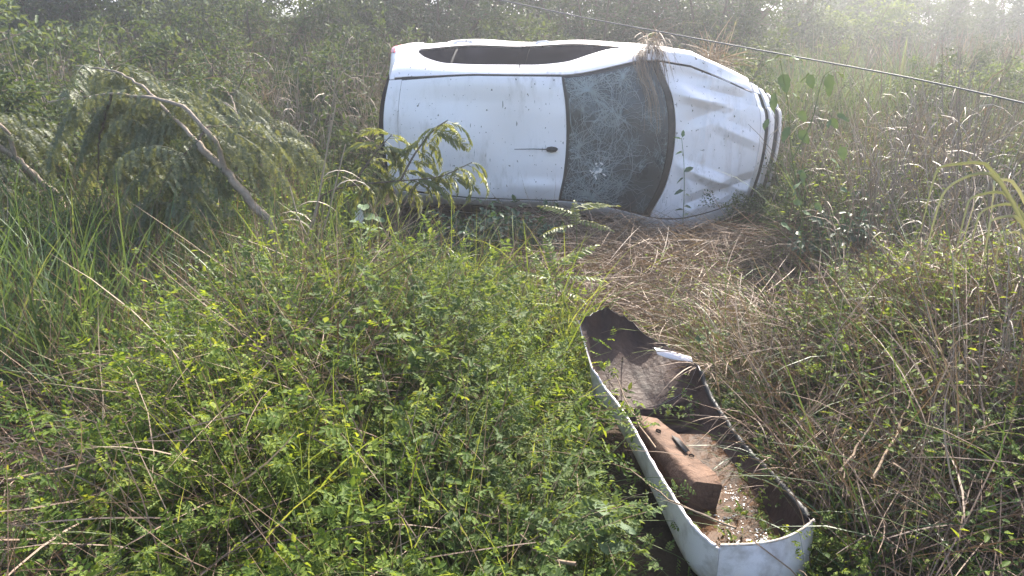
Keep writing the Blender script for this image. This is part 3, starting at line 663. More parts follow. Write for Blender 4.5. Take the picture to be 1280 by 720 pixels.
for k_ in (33, 37, 41):
    rib = C2[k_, 4:27].copy(); top_ = rib + np.array([0, -.01, .035]) * np.sin(np.linspace(.15, np.pi - .15, 23))[:, None]; mb = MB().add(np.stack([rib, top_, rib + [0, -.012, 0]], 1).reshape(-1, 3) - BBASE, grid_faces(23, 3)); mb.build('rib', 'muddy_plastic', bumper)
# muddy water held in the trough
WZ = .163
wl = []
for i in range(2, 30):
    r = C2[i]; ins = np.where(r[:, 2] < WZ)[0]
    if len(ins) < 2: continue
    a0, a1 = max(ins[0] - 1, 0), min(ins[-1] + 1, MBp - 1); wl.append((r[a0] * .6 + r[ins[0]] * .4, r[a1] * .6 + r[ins[-1]] * .4))
wl = np.array(wl); G = wl[:, :1] + (wl[:, 1:] - wl[:, :1]) * np.linspace(0, 1, 12)[None, :, None]; G[..., 2] = WZ
mb = MB().add(G, grid_faces(len(wl), 12)); o = mb.build('water', 'muddy_water', smooth=True); o['kind'] = 'structure'
# pale flecks laid on the water as painted sun glints
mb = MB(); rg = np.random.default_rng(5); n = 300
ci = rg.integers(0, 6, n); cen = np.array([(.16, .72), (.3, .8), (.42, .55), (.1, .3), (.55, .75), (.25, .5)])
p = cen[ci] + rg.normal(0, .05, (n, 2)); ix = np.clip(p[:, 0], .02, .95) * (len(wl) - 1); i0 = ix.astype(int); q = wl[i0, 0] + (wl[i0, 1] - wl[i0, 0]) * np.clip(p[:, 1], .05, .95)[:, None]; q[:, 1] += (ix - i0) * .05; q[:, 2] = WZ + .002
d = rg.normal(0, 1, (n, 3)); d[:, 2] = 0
leaves(mb, q, d, np.broadcast_to([0, 0, 1.], (n, 3)), rg.uniform(.003, .013, n), rg.uniform(.002, .008, n), 0.0, 0.0); o = mb.build('glint_flecks', 'chip_glint_white'); o['kind'] = 'stuff'

# ------------------------------------------------------------------ overhead cable
ca = np.array([at(480, -28, Y=7.6), at(640, 3, Y=6.6), at(720, 20, Y=6.1), at(880, 50, Y=5.3), at(1000, 72, Y=4.75), at(1140, 98, Y=4.2), at(1280, 129, Y=3.75), at(1480, 178, Y=3.1)])
ca = np.concatenate([[ca[0] + (ca[0] - ca[1]) * 9 + [0, 0, .3]], ca, [ca[-1] + (ca[-1] - ca[-2]) * 7 + [0, 0, .3]]])
xs = np.linspace(0, 9, 90); cp = np.stack([pchip(np.arange(10), ca[:, c], xs) for c in range(3)], 1)
mb = MB(); tubes(mb, cp[None], .0046, 6); tag(mb.build('cable', 'cable', smooth=True), 'thin grey cable slung across above the bonnet of the overturned car', 'cable')

# ------------------------------------------------------------------ undergrowth that nobody could count
def keep_out(p, pad=0.0):
    """False inside the car, the bumper trough and right in front of the lens"""
    x, y = p[:, 0], p[:, 1]
    lx = (x - CARP[0]) * math.cos(RZ) + (y - CARP[1]) * math.sin(RZ); ly = -(x - CARP[0]) * math.sin(RZ) + (y - CARP[1]) * math.cos(RZ)
    incar = (lx > -1.95 - pad) & (lx < 2.05 + pad) & (ly > -1.60 - pad) & (ly < .1)
    t = np.clip((y - 1.95) / (3.65 - 1.95), 0, 1); cx = .67 + (.60 - .67) * t
    inb = (np.abs(x - cx) < .24 + pad) & (y > 1.80 - pad) & (y < 3.74 + pad)
    holl = (((x - 2.15) / .56) ** 2 + ((y - 4.95) / 1.2) ** 2 < 1)
    return ~incar & ~inb & ~holl & (np.hypot(x, y) > .9)
def scatter(n, x0, x1, y0, y1, pad=0.0, persp=0.0):
    x = U(x0, x1, n); y = y0 + (y1 - y0) * RNG.random(n) ** (1 + persp); p = np.stack([x, y, H(x, y)], 1); return p[keep_out(p, pad)]
def thin(p):
    x, y = p[:, 0], p[:, 1]; return p[~((x > .35) & (x < 2.2) & (y > 4.0) & (y < 6.9) & (RNG.random(len(p)) > .2))]
def grass_zone(mbx, n, x0, x1, y0, y1, Lr, Wr, spread, droop, nseg=5, pad=0.0, clump=0.0, lift=0.0, persp=0.0):
    p = thin(scatter(n, x0, x1, y0, y1, pad, persp))
    if clump:
        k = max(4, int(len(p) / clump)); c = p[RNG.integers(0, len(p), k)]; p = c[RNG.integers(0, k, len(p))] + np.concatenate([RNG.normal(0, .07, (len(p), 2)), np.zeros((len(p), 1))], 1); p = p[keep_out(p, pad)]; p[:, 2] = H(p[:, 0], p[:, 1])
    N = len(p); p[:, 2] += RNG.random(N) * lift
    ribbons(mbx, p, rand_dirs(N, spread), U(*Lr, N), U(*Wr, N), droop * U(.4, 1.3, N), nseg)
grass = MB()
grass_zone(grass, 1500, -4.6, -2.1, 3.2, 5.4, (.8, 1.25), (.011, .019), .45, 1.1, 7, clump=12)
grass_zone(grass, 2500, .0, .48, 1.3, 3.9, (.1, .25), (.003, .006), .9, 1.2, 4)
grass_zone(grass, 7500, -5.0, -1.1, 2.8, 8.2, (.4, .95), (.006, .013), .5, 1.2, 6, clump=14)
grass_zone(grass, 12000, -3.2, 3.2, 1.0, 7, (.12, .4), (.003, .007), .9, 1.2, 4, pad=.08)
grass_zone(grass, 3000, 1.0, 3.4, 1.7, 3.9, (.4, .9), (.005, .010), .8, 1.4, 6, pad=.22, clump=9)
grass_zone(grass, 2200, .9, 3.6, 2.2, 7, (.3, .75), (.004, .009), .8, 1.6, 5, pad=.15, clump=10)
grass_zone(grass, 22000, -9, 6, 8.8, 17, (.6, 1.3), (.007, .016), .45, 1.0, 5, clump=18)
grass_zone(grass, 9000, 2.2, 9, 6.2, 12, (.5, 1.15), (.006, .013), .5, 1.1, 5, clump=14)
grass_zone(grass, 24000, -14, 40, 14, 60, (.8, 1.4), (.02, .05), .5, .9, 3, clump=14, persp=.6)
o = grass.build('grass', 'grass_blade'); o['kind'] = 'stuff'; o['label'] = 'green grass growing all through the undergrowth'
bg_ = MB()
grass_zone(bg_, 420, -1.1, .34, 3.7, 5.3, (.5, .9), (.006, .012), .75, 1.3, 6, clump=6)
grass_zone(bg_, 200, -1.5, .1, 1.6, 3.6, (.5, .85), (.004, .008), .5, .9, 6, clump=5)
grass_zone(bg_, 500, -.2, .32, 3.4, 4.6, (.25, .55), (.006, .012), .8, 1.0, 6, clump=8)
grass_zone(bg_, 900, .9, 2.6, 2.5, 5.5, (.25, .6), (.005, .010), .9, 1.6, 6, pad=.15, clump=8)
o = bg_.build('grass', 'bright_grass'); o['kind'] = 'stuff'; o['label'] = 'bright yellow-green grass blades among the weeds'
straw = MB()
def lying(n, x0, x1, y0, y1, Lr, zr, Wr=(.0025, .006), tilt=.25, pad=.05, flow=None):
    p = scatter(n, x0, x1, y0, y1, pad); N = len(p); p[:, 2] += .01 + RNG.random(N) ** 1.5 * zr
    a = U(0, 2 * np.pi, N) if flow is None else flow + RNG.normal(0, .7, N); d = np.stack([np.cos(a), np.sin(a), RNG.normal(.1, tilt, N)], 1)
    L = U(*Lr, N); q = p + nrm(d) * L[:, None] * .5; L = L * np.where(keep_out(q, pad) & keep_out(p + nrm(d) * L[:, None], pad), 1, .3)
    ribbons(straw, p, d, L, U(*Wr, N), .35 * U(-.3, 1.4, N), 4, taper=.4, bend=.45)
lying(17000, .2, 3.2, 4.0, 7.0, (.2, .7), .22)
lying(4500, .0, 2.8, 6.2, 6.95, (.2, .55), .28)
lying(8000, .95, 2.6, 1.5, 3.9, (.25, .8), .50, tilt=.5, pad=.13, flow=.6)
lying(8000, -3.0, -.75, 1.3, 5.0, (.25, .8), .38, tilt=.5)
lying(1500, -1.2, .9, 1.2, 4.6, (.15, .5), .3)
lying(7000, -4.5, 4.5, 6.8, 9.8, (.25, .8), .35, tilt=.6)
# standing dead stems behind the car and on the right
def standing(n, x0, x1, y0, y1, Lr, Wr=(.003, .007), spread=.35, droop=.4, pad=.05):
    p = scatter(n, x0, x1, y0, y1, pad); N = len(p); ribbons(straw, p, rand_dirs(N, spread), U(*Lr, N), U(*Wr, N), droop * U(-.2, 1.5, N), 5, taper=.4, bend=.3)
standing(6000, -7, 1, 9.0, 13.5, (.7, 1.7)); standing(2600, 2.3, 6.5, 5.8, 10, (.6, 1.4)); standing(2400, -4.6, -1.6, 3.0, 8, (.4, 1.1)); standing(1100, 1.0, 2.8, 2.0, 3.8, (.4, .9), spread=.7, droop=.9, pad=.12)
standing(900, -1.8, .1, 1.5, 5.2, (.5, .95), (.002, .005), .6, .7); standing(2200, 1.2, 3.4, 2.0, 3.8, (.4, .9), spread=.8, droop=1.0, pad=.1); standing(3000, 3, 16, 10, 24, (.8, 1.6), (.008, .018))
o = straw.build('dry_grass', 'straw'); o['kind'] = 'stuff'; o['label'] = 'dead dry grass stems lying and standing everywhere'
und = MB()
def creepers(n, x0, x1, y0, y1, zr, Lr, pad=.02):
    p = thin(scatter(n, x0, x1, y0, y1, pad)); N = len(p); p[:, 2] += RNG.random(N) * zr; d = rand_dirs(N, 3.0); d[:, 2] *= .4
    nn = rand_dirs(N, .7); L = U(*Lr, N); leaves(und, p, d, nn, L, L * U(.4, .7, N))
creepers(42000, -3.2, 3.0, 1.1, 6.9, .16, (.012, .03)); creepers(16000, -1.4, .6, 1.2, 5, .32, (.012, .026)); creepers(12000, .95, 2.4, 1.6, 5.5, .35, (.012, .03), .1); creepers(9000, 1.25, 3.4, 1.6, 3.7, .6, (.018, .038), .1); creepers(5000, .02, .50, 1.3, 3.8, .14, (.014, .03), .0); creepers(9000, -4.5, -1.2, 3.5, 8, .7, (.02, .045), .1); creepers(6000, 2.2, 5, 5.5, 8.5, .8, (.02, .05), .1); creepers(22000, -6, 8, 6.9, 14, .5, (.02, .045))
o = und.build('ground_cover', 'weed_leaf'); o['kind'] = 'stuff'; o['label'] = 'low creeping leaves covering the soil'

# ------------------------------------------------------------------ plants one could count
def make_weed(seed, nst=52, Lr=(.40, .80), nodes=12, leaf=(.015, .027), spread=.75, droop=1.1, pairs=3, ratio=.55):
    """stems (N tubes) and small pinnate leaves of a leafy weed; returns two meshes"""
    rg = np.random.default_rng(seed); a = rg.uniform(0, 6.28, nst); r = .13 * np.sqrt(rg.random(nst)); base = np.stack([r * np.cos(a), r * np.sin(a), np.full(nst, -.03)], 1)
    d = rand_dirs(nst, spread, rg) + np.stack([np.cos(a), np.sin(a), 0 * a], 1) * .25; P = stems(nst, base, d, rg.uniform(*Lr, nst), droop * rg.uniform(.3, 1.3, nst), 8, .5, rg)
    ms = MB(); tubes(ms, P, np.linspace(.0022, .0009, 8)[None, :], 3)
    t = np.linspace(.30, 1, nodes)[None, :] + rg.uniform(-.03, .03, (nst, nodes)); p, td = along(P, t); p = p.reshape(-1, 3); td = td.reshape(-1, 3); n = len(p)
    rd = nrm(np.cross(td, rg.normal(0, 1, (n, 3)))) + td * .35 + np.array([0, 0, .25]); rd = nrm(rd); Lr_ = rg.uniform(.03, .06, n)
    nrmv = nrm(rg.normal(0, .35, (n, 3)) + np.array([0, 0, 1.])); sd = nrm(np.cross(rd, nrmv)); ml = MB(); plant = np.repeat(rg.random(nst), nodes)
    for k in range(pairs):
        f = (k + .8) / (pairs + .3)
        for s in (-1, 1):
            L = rg.uniform(*leaf, n); b = p + rd * (Lr_ * f)[:, None]; leaves(ml, b, sd * s + rd * .55 - nrmv * .12, nrmv + rg.normal(0, .25, (n, 3)), L, L * ratio, rnd=np.clip(plant * .5 + rg.random(n) * .5, 0, 1), rng=rg)
    L = rg.uniform(*leaf, n) * 1.1; leaves(ml, p + rd * Lr_[:, None], rd, nrmv, L, L * ratio, rng=rg)
    return ms, ml
def plant_proto(name, seed, stem_mat, leaf_mat, **kw):
    ms, ml = make_weed(seed, **kw); r = thing(name, 'x', 'weed'); ms.build('stems', stem_mat, r); ml.build('leaves', leaf_mat, r); return r
ORD = ['first', 'second', 'third', 'fourth', 'fifth', 'sixth', 'seventh', 'eighth', 'ninth', 'tenth']
class Copies:
    """hands out the prototypes first, then copies of them"""
    def __init__(s, protos): s.p = protos; s.used = [False] * len(protos); s.k = 0
    def place(s, loc, rz, sc, label, group, which=None):
        k = s.k % len(s.p) if which is None else which; s.k += 1; src = s.p[k]
        if not s.used[k]:
            s.used[k] = True; src.location = loc; src.rotation_euler = (0, 0, rz); src.scale = (sc,) * 3 if np.isscalar(sc) else sc; src['label'] = label; src['group'] = group; return src
        return copy_thing(src, loc, rz, sc, label, group)
weeds = Copies([plant_proto('weed_bush', 11 + k, 'green_stem', 'weed_leaf') for k in range(3)] + [plant_proto('weed_bush', 15, 'dry_stick', 'weed_leaf', leaf=(.022, .038), pairs=2, nst=40, ratio=.45), plant_proto('weed_bush', 16, 'green_stem', 'sunny_leaf', leaf=(.010, .019), nst=60, pairs=4, ratio=.5), plant_proto('weed_bush', 17, 'dry_stick', 'sunny_leaf', leaf=(.018, .032), nst=44, ratio=.6)])
rows_ = [('in the row at the bottom edge', 1.62, np.arange(-1.15, .06, .29), .86), ('in the second row up', 2.05, np.arange(-1.25, .06, .31), .92),
         ('in the third row up', 2.5, np.arange(-1.30, .12, .33), .95), ('in the fourth row up', 2.95, np.arange(-1.3, .2, .35), 1.0),
         ('in the fifth row up', 3.4, np.arange(-1.3, .2, .36), 1.0), ('in the sixth row up', 3.9, np.arange(-1.1, .2, .38), .92),
         ('in the topmost row but one', 4.4, np.arange(-1.1, .35, .40), .78), ('in the topmost row', 4.9, np.arange(-1.15, .45, .42), .60)]
for nm, yy, xs, sc in rows_:
    lst = sorted(xs, reverse=True)
    for i, x in enumerate(lst):
        X_ = x + U(-.07, .07); Y_ = yy + U(-.12, .12); X_ = min(X_, .095 * Y_ - .27)
        weeds.place((X_, Y_, float(H(X_, Y_))), U(0, 6.28), sc * U(.85, 1.15), f'leafy weed bush, {ORD[i]} from the bumper {nm}', 'small-leaved weed bushes beside the bumper')
for i, (x, y, sc) in enumerate([(.22, 1.74, .55), (.30, 1.95, .42), (.24, 2.2, .48), (.26, 2.45, .42), (.20, 2.7, .48), (.22, 2.95, .42), (.18, 3.25, .5), (.2, 3.55, .5), (.40, 1.66, .40)]):
    weeds.place((x, y, float(H(x, y))), U(0, 6.28), sc, f'low leafy weed crowding the white bumper rim, {ORD[i]} ' + ('counted from the bottom edge' if i < 8 else 'and lowest, under the bumper end'), 'weeds along the bumper rim')
# sparser weeds on the right of the bumper
for i, (px, py, sc) in enumerate([(990, 470, .55), (1000, 560, .5), (1060, 520, .6), (1050, 690, .5), (1130, 430, .7), (1150, 640, .55), (1230, 500, .6), (1110, 330, .6), (1190, 380, .7), (960, 560, .42), (1130, 370, .8), (1200, 430, .8), (1260, 350, .9), (1080, 440, .7), (1170, 320, .8), (1250, 440, .8), (1030, 620, .55), (1120, 560, .6), (1270, 600, .7), (930, 450, .5)]):
    q = at(px, py, z=.45); where = ['beside the upper bumper', 'beside the water in the bumper', 'between the bumper and the dry grass', 'by the white bumper end', 'beside the dark hollow', 'low in the dry grass',
                                    'in the dry grass by the picture edge', 'above the dark hollow', 'below the arching blades', 'hanging over the bumper rim', 'on the bank just below the hollow', 'on the bank under the arching blades', 'on the bank at the right edge, upper one', 'between hollow and bumper', 'high on the bank behind the leaning stalks', 'on the bank at the right edge, lower one', 'close by the lower bumper rim', 'among the leaning pale stalks', 'low at the right edge in dead grass', 'beside the torn white flap'][i]
    weeds.place((q[0] + .05, q[1] + .05, float(H(q[0], q[1]))), U(0, 6.28), sc * 1.15, f'sparse small-leaved weed {where}', 'small-leaved weeds right of the bumper')
for i, (px, py, sc) in enumerate([(60, 640, .8), (150, 560, .7), (210, 660, .8), (60, 480, .7), (290, 500, .8), (330, 420, .75), (180, 420, .7)]):
    q = at(px, py, z=.4); where = ['at the lowest left corner', 'in the dry tangle below the sapling', 'at the bottom edge left of the bushes', 'by the left edge under the long grass', 'left of the weed bushes, level with the bumper tip', 'below the sapling trunk', 'under the hanging sapling foliage'][i]
    weeds.place((q[0], q[1], float(H(q[0], q[1]))), U(0, 6.28), sc, f'dull green small-leaved weed {where}', 'small-leaved weeds in the left tangle')

# broad dark-leaved bush against the roof of the car
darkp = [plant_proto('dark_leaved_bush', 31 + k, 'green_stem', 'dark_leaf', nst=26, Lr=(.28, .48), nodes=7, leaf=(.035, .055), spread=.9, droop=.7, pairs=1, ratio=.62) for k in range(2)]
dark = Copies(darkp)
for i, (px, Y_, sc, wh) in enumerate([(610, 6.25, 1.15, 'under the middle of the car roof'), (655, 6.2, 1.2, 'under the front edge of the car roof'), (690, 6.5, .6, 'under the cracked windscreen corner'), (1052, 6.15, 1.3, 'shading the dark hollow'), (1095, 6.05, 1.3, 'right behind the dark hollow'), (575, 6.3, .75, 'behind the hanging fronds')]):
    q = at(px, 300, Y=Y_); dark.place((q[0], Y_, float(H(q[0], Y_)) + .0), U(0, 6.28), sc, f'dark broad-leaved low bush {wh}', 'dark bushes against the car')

def frond_mesh(L, npairs, leaf, droop, rg, ratio=.38, seg=10, wide=1.0, ang=1.0):
    """one pinnate leaf along +x, drooping in z: midrib and leaflets in one mesh"""
    x = np.linspace(0, 1, seg); P = np.stack([x * L * np.cos(x * droop * .6), 0 * x, -np.cumsum(np.sin(x * droop)) / seg * L], 1); m = MB(); tubes(m, P[None], np.linspace(.0025, .0008, seg)[None], 3, .5)
    t = np.linspace(.12, .97, npairs)[None]; p, d = along(P[None], t); p, d = p[0], d[0]; sc = np.sin(np.pi * np.clip(t[0] * .82 + .14, 0, 1)) ** .6
    for s in (-1, 1):
        sd = np.broadcast_to([0, s, 0.], p.shape); ld = sd * ang + d * .55 + np.array([0, 0, -.18]) + rg.normal(0, .10, p.shape); nn = np.broadcast_to([0, 0, 1.], p.shape) + rg.normal(0, .2, p.shape)
        leaves(m, p, ld, nn, leaf * sc * rg.uniform(.85, 1.1, npairs), leaf * ratio * sc, .18, .1, rng=rg)
    leaves(m, p[-1:], d[-1:], np.array([[0, 0, 1.]]), leaf * .8, leaf * ratio * .8, rng=rg)
    return m
def frond_plant(name, label, cat, base, stem_pts, fr, leafmat_, stemmat='green_stem', group=None, seed=0, srad=(.005, .002)):
    """stem_pts: list of polylines (world); fr: list of (stem index, t, yaw, pitch, mesh index, scale)"""
    r = thing(name, label, cat, base, group)
    for sp in stem_pts:
        sp = np.array(sp) - np.array(base); xs = np.linspace(0, len(sp) - 1, 14); q = np.stack([pchip(np.arange(len(sp)), sp[:, c], xs) for c in range(3)], 1); m = MB(); tubes(m, q[None], np.linspace(*srad, 14)[None], 5); m.build('stem', stemmat, r, True)
    return r
def add_fronds(r, base, specs, meshes, mat):
    for (pt, yaw, pitch, roll, mi, sc) in specs:
        o = put('frond', meshes[mi], mat, r); o.location = np.array(pt) - np.array(base); o.rotation_euler = (roll, -pitch, yaw); o.scale = (sc,) * 3
rg = np.random.default_rng(77)
fern_me = [frond_mesh(.34, 11, .062, .5, rg, .42).mesh('frond') for _ in range(3)]; fern2 = [f_.copy() for f_ in fern_me]
for nm, (px, py, Y_), tips, lab in (('fern_like_weed', (716, 335, 5.3), [(.7, .15, 1.0), (.25, .35, .9), (2.6, .35, .9), (-.5, .1, .8), (3.6, .1, .8), (1.6, .8, .8)], 'weed with paired oval leaflets rising in front of the cracked windscreen'),
                                    ('fern_like_weed', (690, 420, 4.45), [(.6, .5, 1.0), (1.9, .9, .8), (.1, .15, .9), (3.0, .5, .8), (-.9, .2, .8), (2.4, 1.1, .9)], 'yellow-green weed with paired leaflets above the standing bumper tip')):
    b = at(px, py, Y=Y_); b[2] = float(H(b[0], Y_)); top = at(px + 4, py - 75 if Y_ > 4.8 else py - 85, Y=Y_); r = frond_plant(nm, lab, 'weed', tuple(b), [[b, (b + top) / 2 + [.02, 0, 0], top]], [], 'x', group='weeds with paired leaflets')
    add_fronds(r, b, [(top - np.array([0, 0, .03 * k]), yw, pt, rg.uniform(-.3, .3), k % 3, sc * 1.0) for k, (yw, pt, sc) in enumerate(tips)], fern_me if Y_ > 4.8 else fern2, 'frond_leaf' if Y_ > 4.8 else 'bright_grass')
# drooping acacia-like shoot in front of the car roof
drp = [frond_mesh(rg.uniform(.26, .36), 18, .062, 1.5, rg, .24, ang=.6).mesh('frond') for _ in range(4)]
Yd = 5.4; b = at(395, 330, Y=Yd); b[2] = float(H(b[0], Yd))
st1 = [b, at(398, 250, Y=Yd), at(440, 232, Y=Yd - .05), at(500, 226, Y=Yd - .1), at(545, 222, Y=Yd - .12), at(590, 203, Y=Yd - .1)]
st2 = [at(500, 226, Y=Yd - .1), at(520, 190, Y=Yd - .05), at(545, 160, Y=Yd), at(560, 150, Y=Yd)]
st3 = [at(440, 232, Y=Yd - .05), at(470, 190, Y=Yd), at(490, 168, Y=Yd + .05)]
r = frond_plant('drooping_shoot', 'young shoot with long drooping feathery fronds hanging in front of the car roof', 'shrub', tuple(b), [st1, st2, st3], [], 'x', 'dark_bark', srad=(.009, .003))
sp = []
for stx, n in ((st1[2:], 30), (st2, 22), (st3, 22)):
    stx = np.array(stx)
    for k in range(n):
        f = (k + .5) / n * (len(stx) - 1); i = int(f); pt = stx[i] + (stx[i + 1] - stx[i]) * (f - i); sp.append((pt, rg.uniform(-.6, .9) + (0 if k % 3 else 2.6), rg.uniform(-.5, .5), rg.uniform(-1.0, 1.0), k % 4, rg.uniform(.75, 1.2)))
add_fronds(r, b, sp, drp, 'frond_leaf')

# the leaning sapling with feathery foliage on the left
Ys = 4.9; base = at(345, 292, Y=Ys); base[2] = float(H(base[0], Ys)); R_ = thing('leaning_sapling', 'leaning sapling with pale bare trunk and hanging grey-green feathery foliage', 'tree', tuple(base))
def limb(pts, r0, r1, name, mat, parent=R_, b=base, n=26, sides=7):
    pts = np.array(pts); xs = np.linspace(0, len(pts) - 1, n); q = np.stack([pchip(np.arange(len(pts)), pts[:, c], xs) for c in range(3)], 1); q[1:-1] += np.random.default_rng(len(pts) + n).normal(0, .004, (n - 2, 3)); m = MB(); tubes(m, (q - b)[None], np.linspace(r0, r1, n)[None], sides); m.build(name, mat, parent, True); return q
tr = limb([base, at(340, 287, Y=Ys), at(310, 250, Y=Ys), at(281, 212, Y=Ys), at(262, 195, Y=Ys), at(247, 178, Y=Ys)], .031, .022, 'trunk', 'bark')
b1 = limb([at(281, 212, Y=Ys), at(272, 182, Y=Ys - .03), at(252, 157, Y=Ys - .05), at(225, 132, Y=Ys), at(185, 122, Y=Ys + .1), at(140, 118, Y=Ys + .2), at(60, 128, Y=Ys + .25)], .018, .006, 'branch', 'bark')
b2 = limb([at(247, 178, Y=Ys), at(215, 145, Y=Ys + .15), at(180, 110, Y=Ys + .3), at(140, 88, Y=Ys + .4), at(95, 82, Y=Ys + .5)], .013, .005, 'branch', 'bark')
b3 = limb([at(247, 178, Y=Ys), at(262, 158, Y=Ys + .1), at(300, 160, Y=Ys + .2), at(345, 180, Y=Ys + .25)], .010, .003, 'branch', 'dark_bark')
b4 = limb([at(247, 178, Y=Ys), at(218, 205, Y=Ys - .1), at(200, 240, Y=Ys - .15), at(190, 262, Y=Ys - .15)], .008, .003, 'branch', 'dark_bark')
b5 = limb([at(140, 118, Y=Ys + .2), at(125, 170, Y=Ys + .3), at(122, 225, Y=Ys + .35)], .010, .004, 'branch', 'dark_bark')
cr = MB(); rg = np.random.default_rng(42)
def feather(pt, d, L, npin, rg):
    """a bipinnate leaf: midrib, side ribs with rows of tiny leaflets"""
    d = nrm(np.array(d)[None])[0]; K = 8; P = [np.array(pt)]; c = d.copy()
    for k in range(K - 1): c = nrm((c + np.array([0, 0, -.20]))[None])[0]; P.append(P[-1] + c * L / (K - 1))
    P = np.array(P); tubes(cr, (P - base)[None], np.linspace(.003, .001, K)[None], 3, .4)
    t = np.repeat(np.linspace(.15, 1, npin), 2)[None]; p, td = along(P[None], t); p, td = p[0], td[0]; s = np.tile([1., -1.], npin)[:, None]
    sd = nrm(np.cross(td, [0, 0, 1.])) * s; pd = nrm(sd + td * .5 + np.array([0, 0, -.35]) + rg.normal(0, .15, sd.shape)); n = len(p)
    Pp = stems(n, p, pd, rg.uniform(.08, .15, n), 1.3, 6, .15, rg); nl = 16
    q, qd = along(Pp, np.broadcast_to(np.linspace(.08, 1, nl), (n, nl))); q = q.reshape(-1, 3); qd = qd.reshape(-1, 3); up = nrm(np.cross(qd, np.cross(np.array([0, 0, 1.]), qd)) + rg.normal(0, .2, qd.shape)); sv = nrm(np.cross(qd, up))
    for sg in (-1, 1):
        ld = sv * sg + qd * .6; L_ = .017; ld = nrm(ld); w_ = qd * .0028
        V = np.stack([q - w_, q + ld * L_ - w_ * .3, q + ld * L_ + w_ * .6, q + w_], 1); F = np.arange(len(q) * 4).reshape(-1, 4); cr.add(V - base, F, np.repeat(rg.random(n), nl))
for br, n in ((b1, 26), (b2, 34), (b3, 22), (b4, 20), (b5, 24)):
    for k in range(n):
        pt = br[int(len(br) * (.2 + .8 * rg.random())) - 1] + rg.normal(0, .03, 3); a = rg.uniform(0, 6.28); feather(pt + [0, .06, 0], (math.cos(a), math.sin(a) * .6 + .45, rg.uniform(-.45, .35)), rg.uniform(.32, .62), 10, rg)
cr.build('crown', 'feather_leaf', R_)

for x, y, rz, sc, lab in ((-3.5, 5.9, .9, .95, 'feathery sapling half hidden behind the leaning one'), (-2.15, 6.9, -.5, .8, 'feathery sapling between the leaning one and the car tail')):
    copy_thing(R_, (x, y, float(H(x, y))), rz, sc, lab, 'feathery saplings')
R_['group'] = 'feathery saplings'
# thin sprig in front of the bonnet
Yp = 6.5; b = at(853, 300, Y=Yp); b[2] = float(H(b[0], Yp)); pts = [b, at(855, 250, Y=Yp), at(855, 205, Y=Yp), at(852, 172, Y=Yp)]
r = frond_plant('leafy_sprig', 'thin upright sprig with a few leaves in front of the white bonnet', 'weed', tuple(b), [pts], [], 'x', srad=(.004, .002))
mbl = MB(); leaves(mbl, np.zeros((1, 3)), np.array([[1., 0, .1]]), np.array([[0, 0, 1.]]), .075, .036, .2, .2); lm = mbl.mesh('leaf')
pa = np.array(pts)
def put_leaves(r, b, specs, lm, mat):
    for pt, yaw, pitch, roll, sc in specs:
        o = put('leaf', lm, mat, r); o.location = np.array(pt) - np.array(b); o.rotation_euler = (roll, -pitch, yaw); o.scale = (sc,) * 3
put_leaves(r, b, [(at(852, 174, Y=Yp), 2.7, .2, .3, 1), (at(853, 172, Y=Yp), 1.2, 1.2, .3, .9), (at(854, 190, Y=Yp), 2.9, -.3, .6, .9), (at(855, 215, Y=Yp), .3, .4, .9, 1.3), (at(855, 222, Y=Yp), 3.3, -.6, .5, 1.1), (at(855, 238, Y=Yp), 3.0, -.4, -.6, 1.2),
                  (at(856, 243, Y=Yp), .2, -.3, .4, .8), (at(855, 258, Y=Yp), .1, -.2, .6, 1.0), (at(855, 262, Y=Yp), 2.8, -.1, .4, 1.1), (at(855, 270, Y=Yp), .6, .3, .4, .8)], lm, 'dark_leaf')
# climbing vine with large leaves right of the car's nose
mbl = MB()
def heart(m, L, Wd):
    k = 9; t = np.linspace(0, 1, k); wv = Wd * np.sin(np.pi * t ** .62) ** .8 * .5; mid = np.stack([t * L, 0 * t, -.12 * L * t ** 2], 1); a = mid + np.stack([-.10 * L * np.exp(-(t / .25) ** 2), wv * (1 + .10 * np.sin(t * 23)), .30 * wv + .05 * L * np.sin(t * 9)], 1); c = mid + np.stack([-.10 * L * np.exp(-(t / .25) ** 2), -wv * (1 + .12 * np.sin(t * 19 + 1)), .25 * wv + .05 * L * np.sin(t * 11 + 2)], 1)
    m.add(np.stack([a, mid, c], 1).reshape(-1, 3), grid_faces(k, 3), .5); return m
hm = [heart(MB(), .13, .085).mesh('leaf'), heart(MB(), .15, .07).mesh('leaf')]
Yv = 4.3; b = at(1005, 330, Y=Yv); b[2] = float(H(b[0], Yv))
v1 = [b, at(1003, 270, Y=Yv), at(990, 200, Y=Yv), at(985, 130, Y=Yv), at(975, 75, Y=Yv)]; v2 = [at(990, 200, Y=Yv), at(1015, 150, Y=Yv), at(1030, 95, Y=Yv), at(1045, 85, Y=Yv)]
r = frond_plant('climbing_vine', 'slender vine with large pointed leaves hanging beside the nose of the car', 'vine', tuple(b), [v1, v2], [], 'x', srad=(.004, .002)); rg = np.random.default_rng(9)
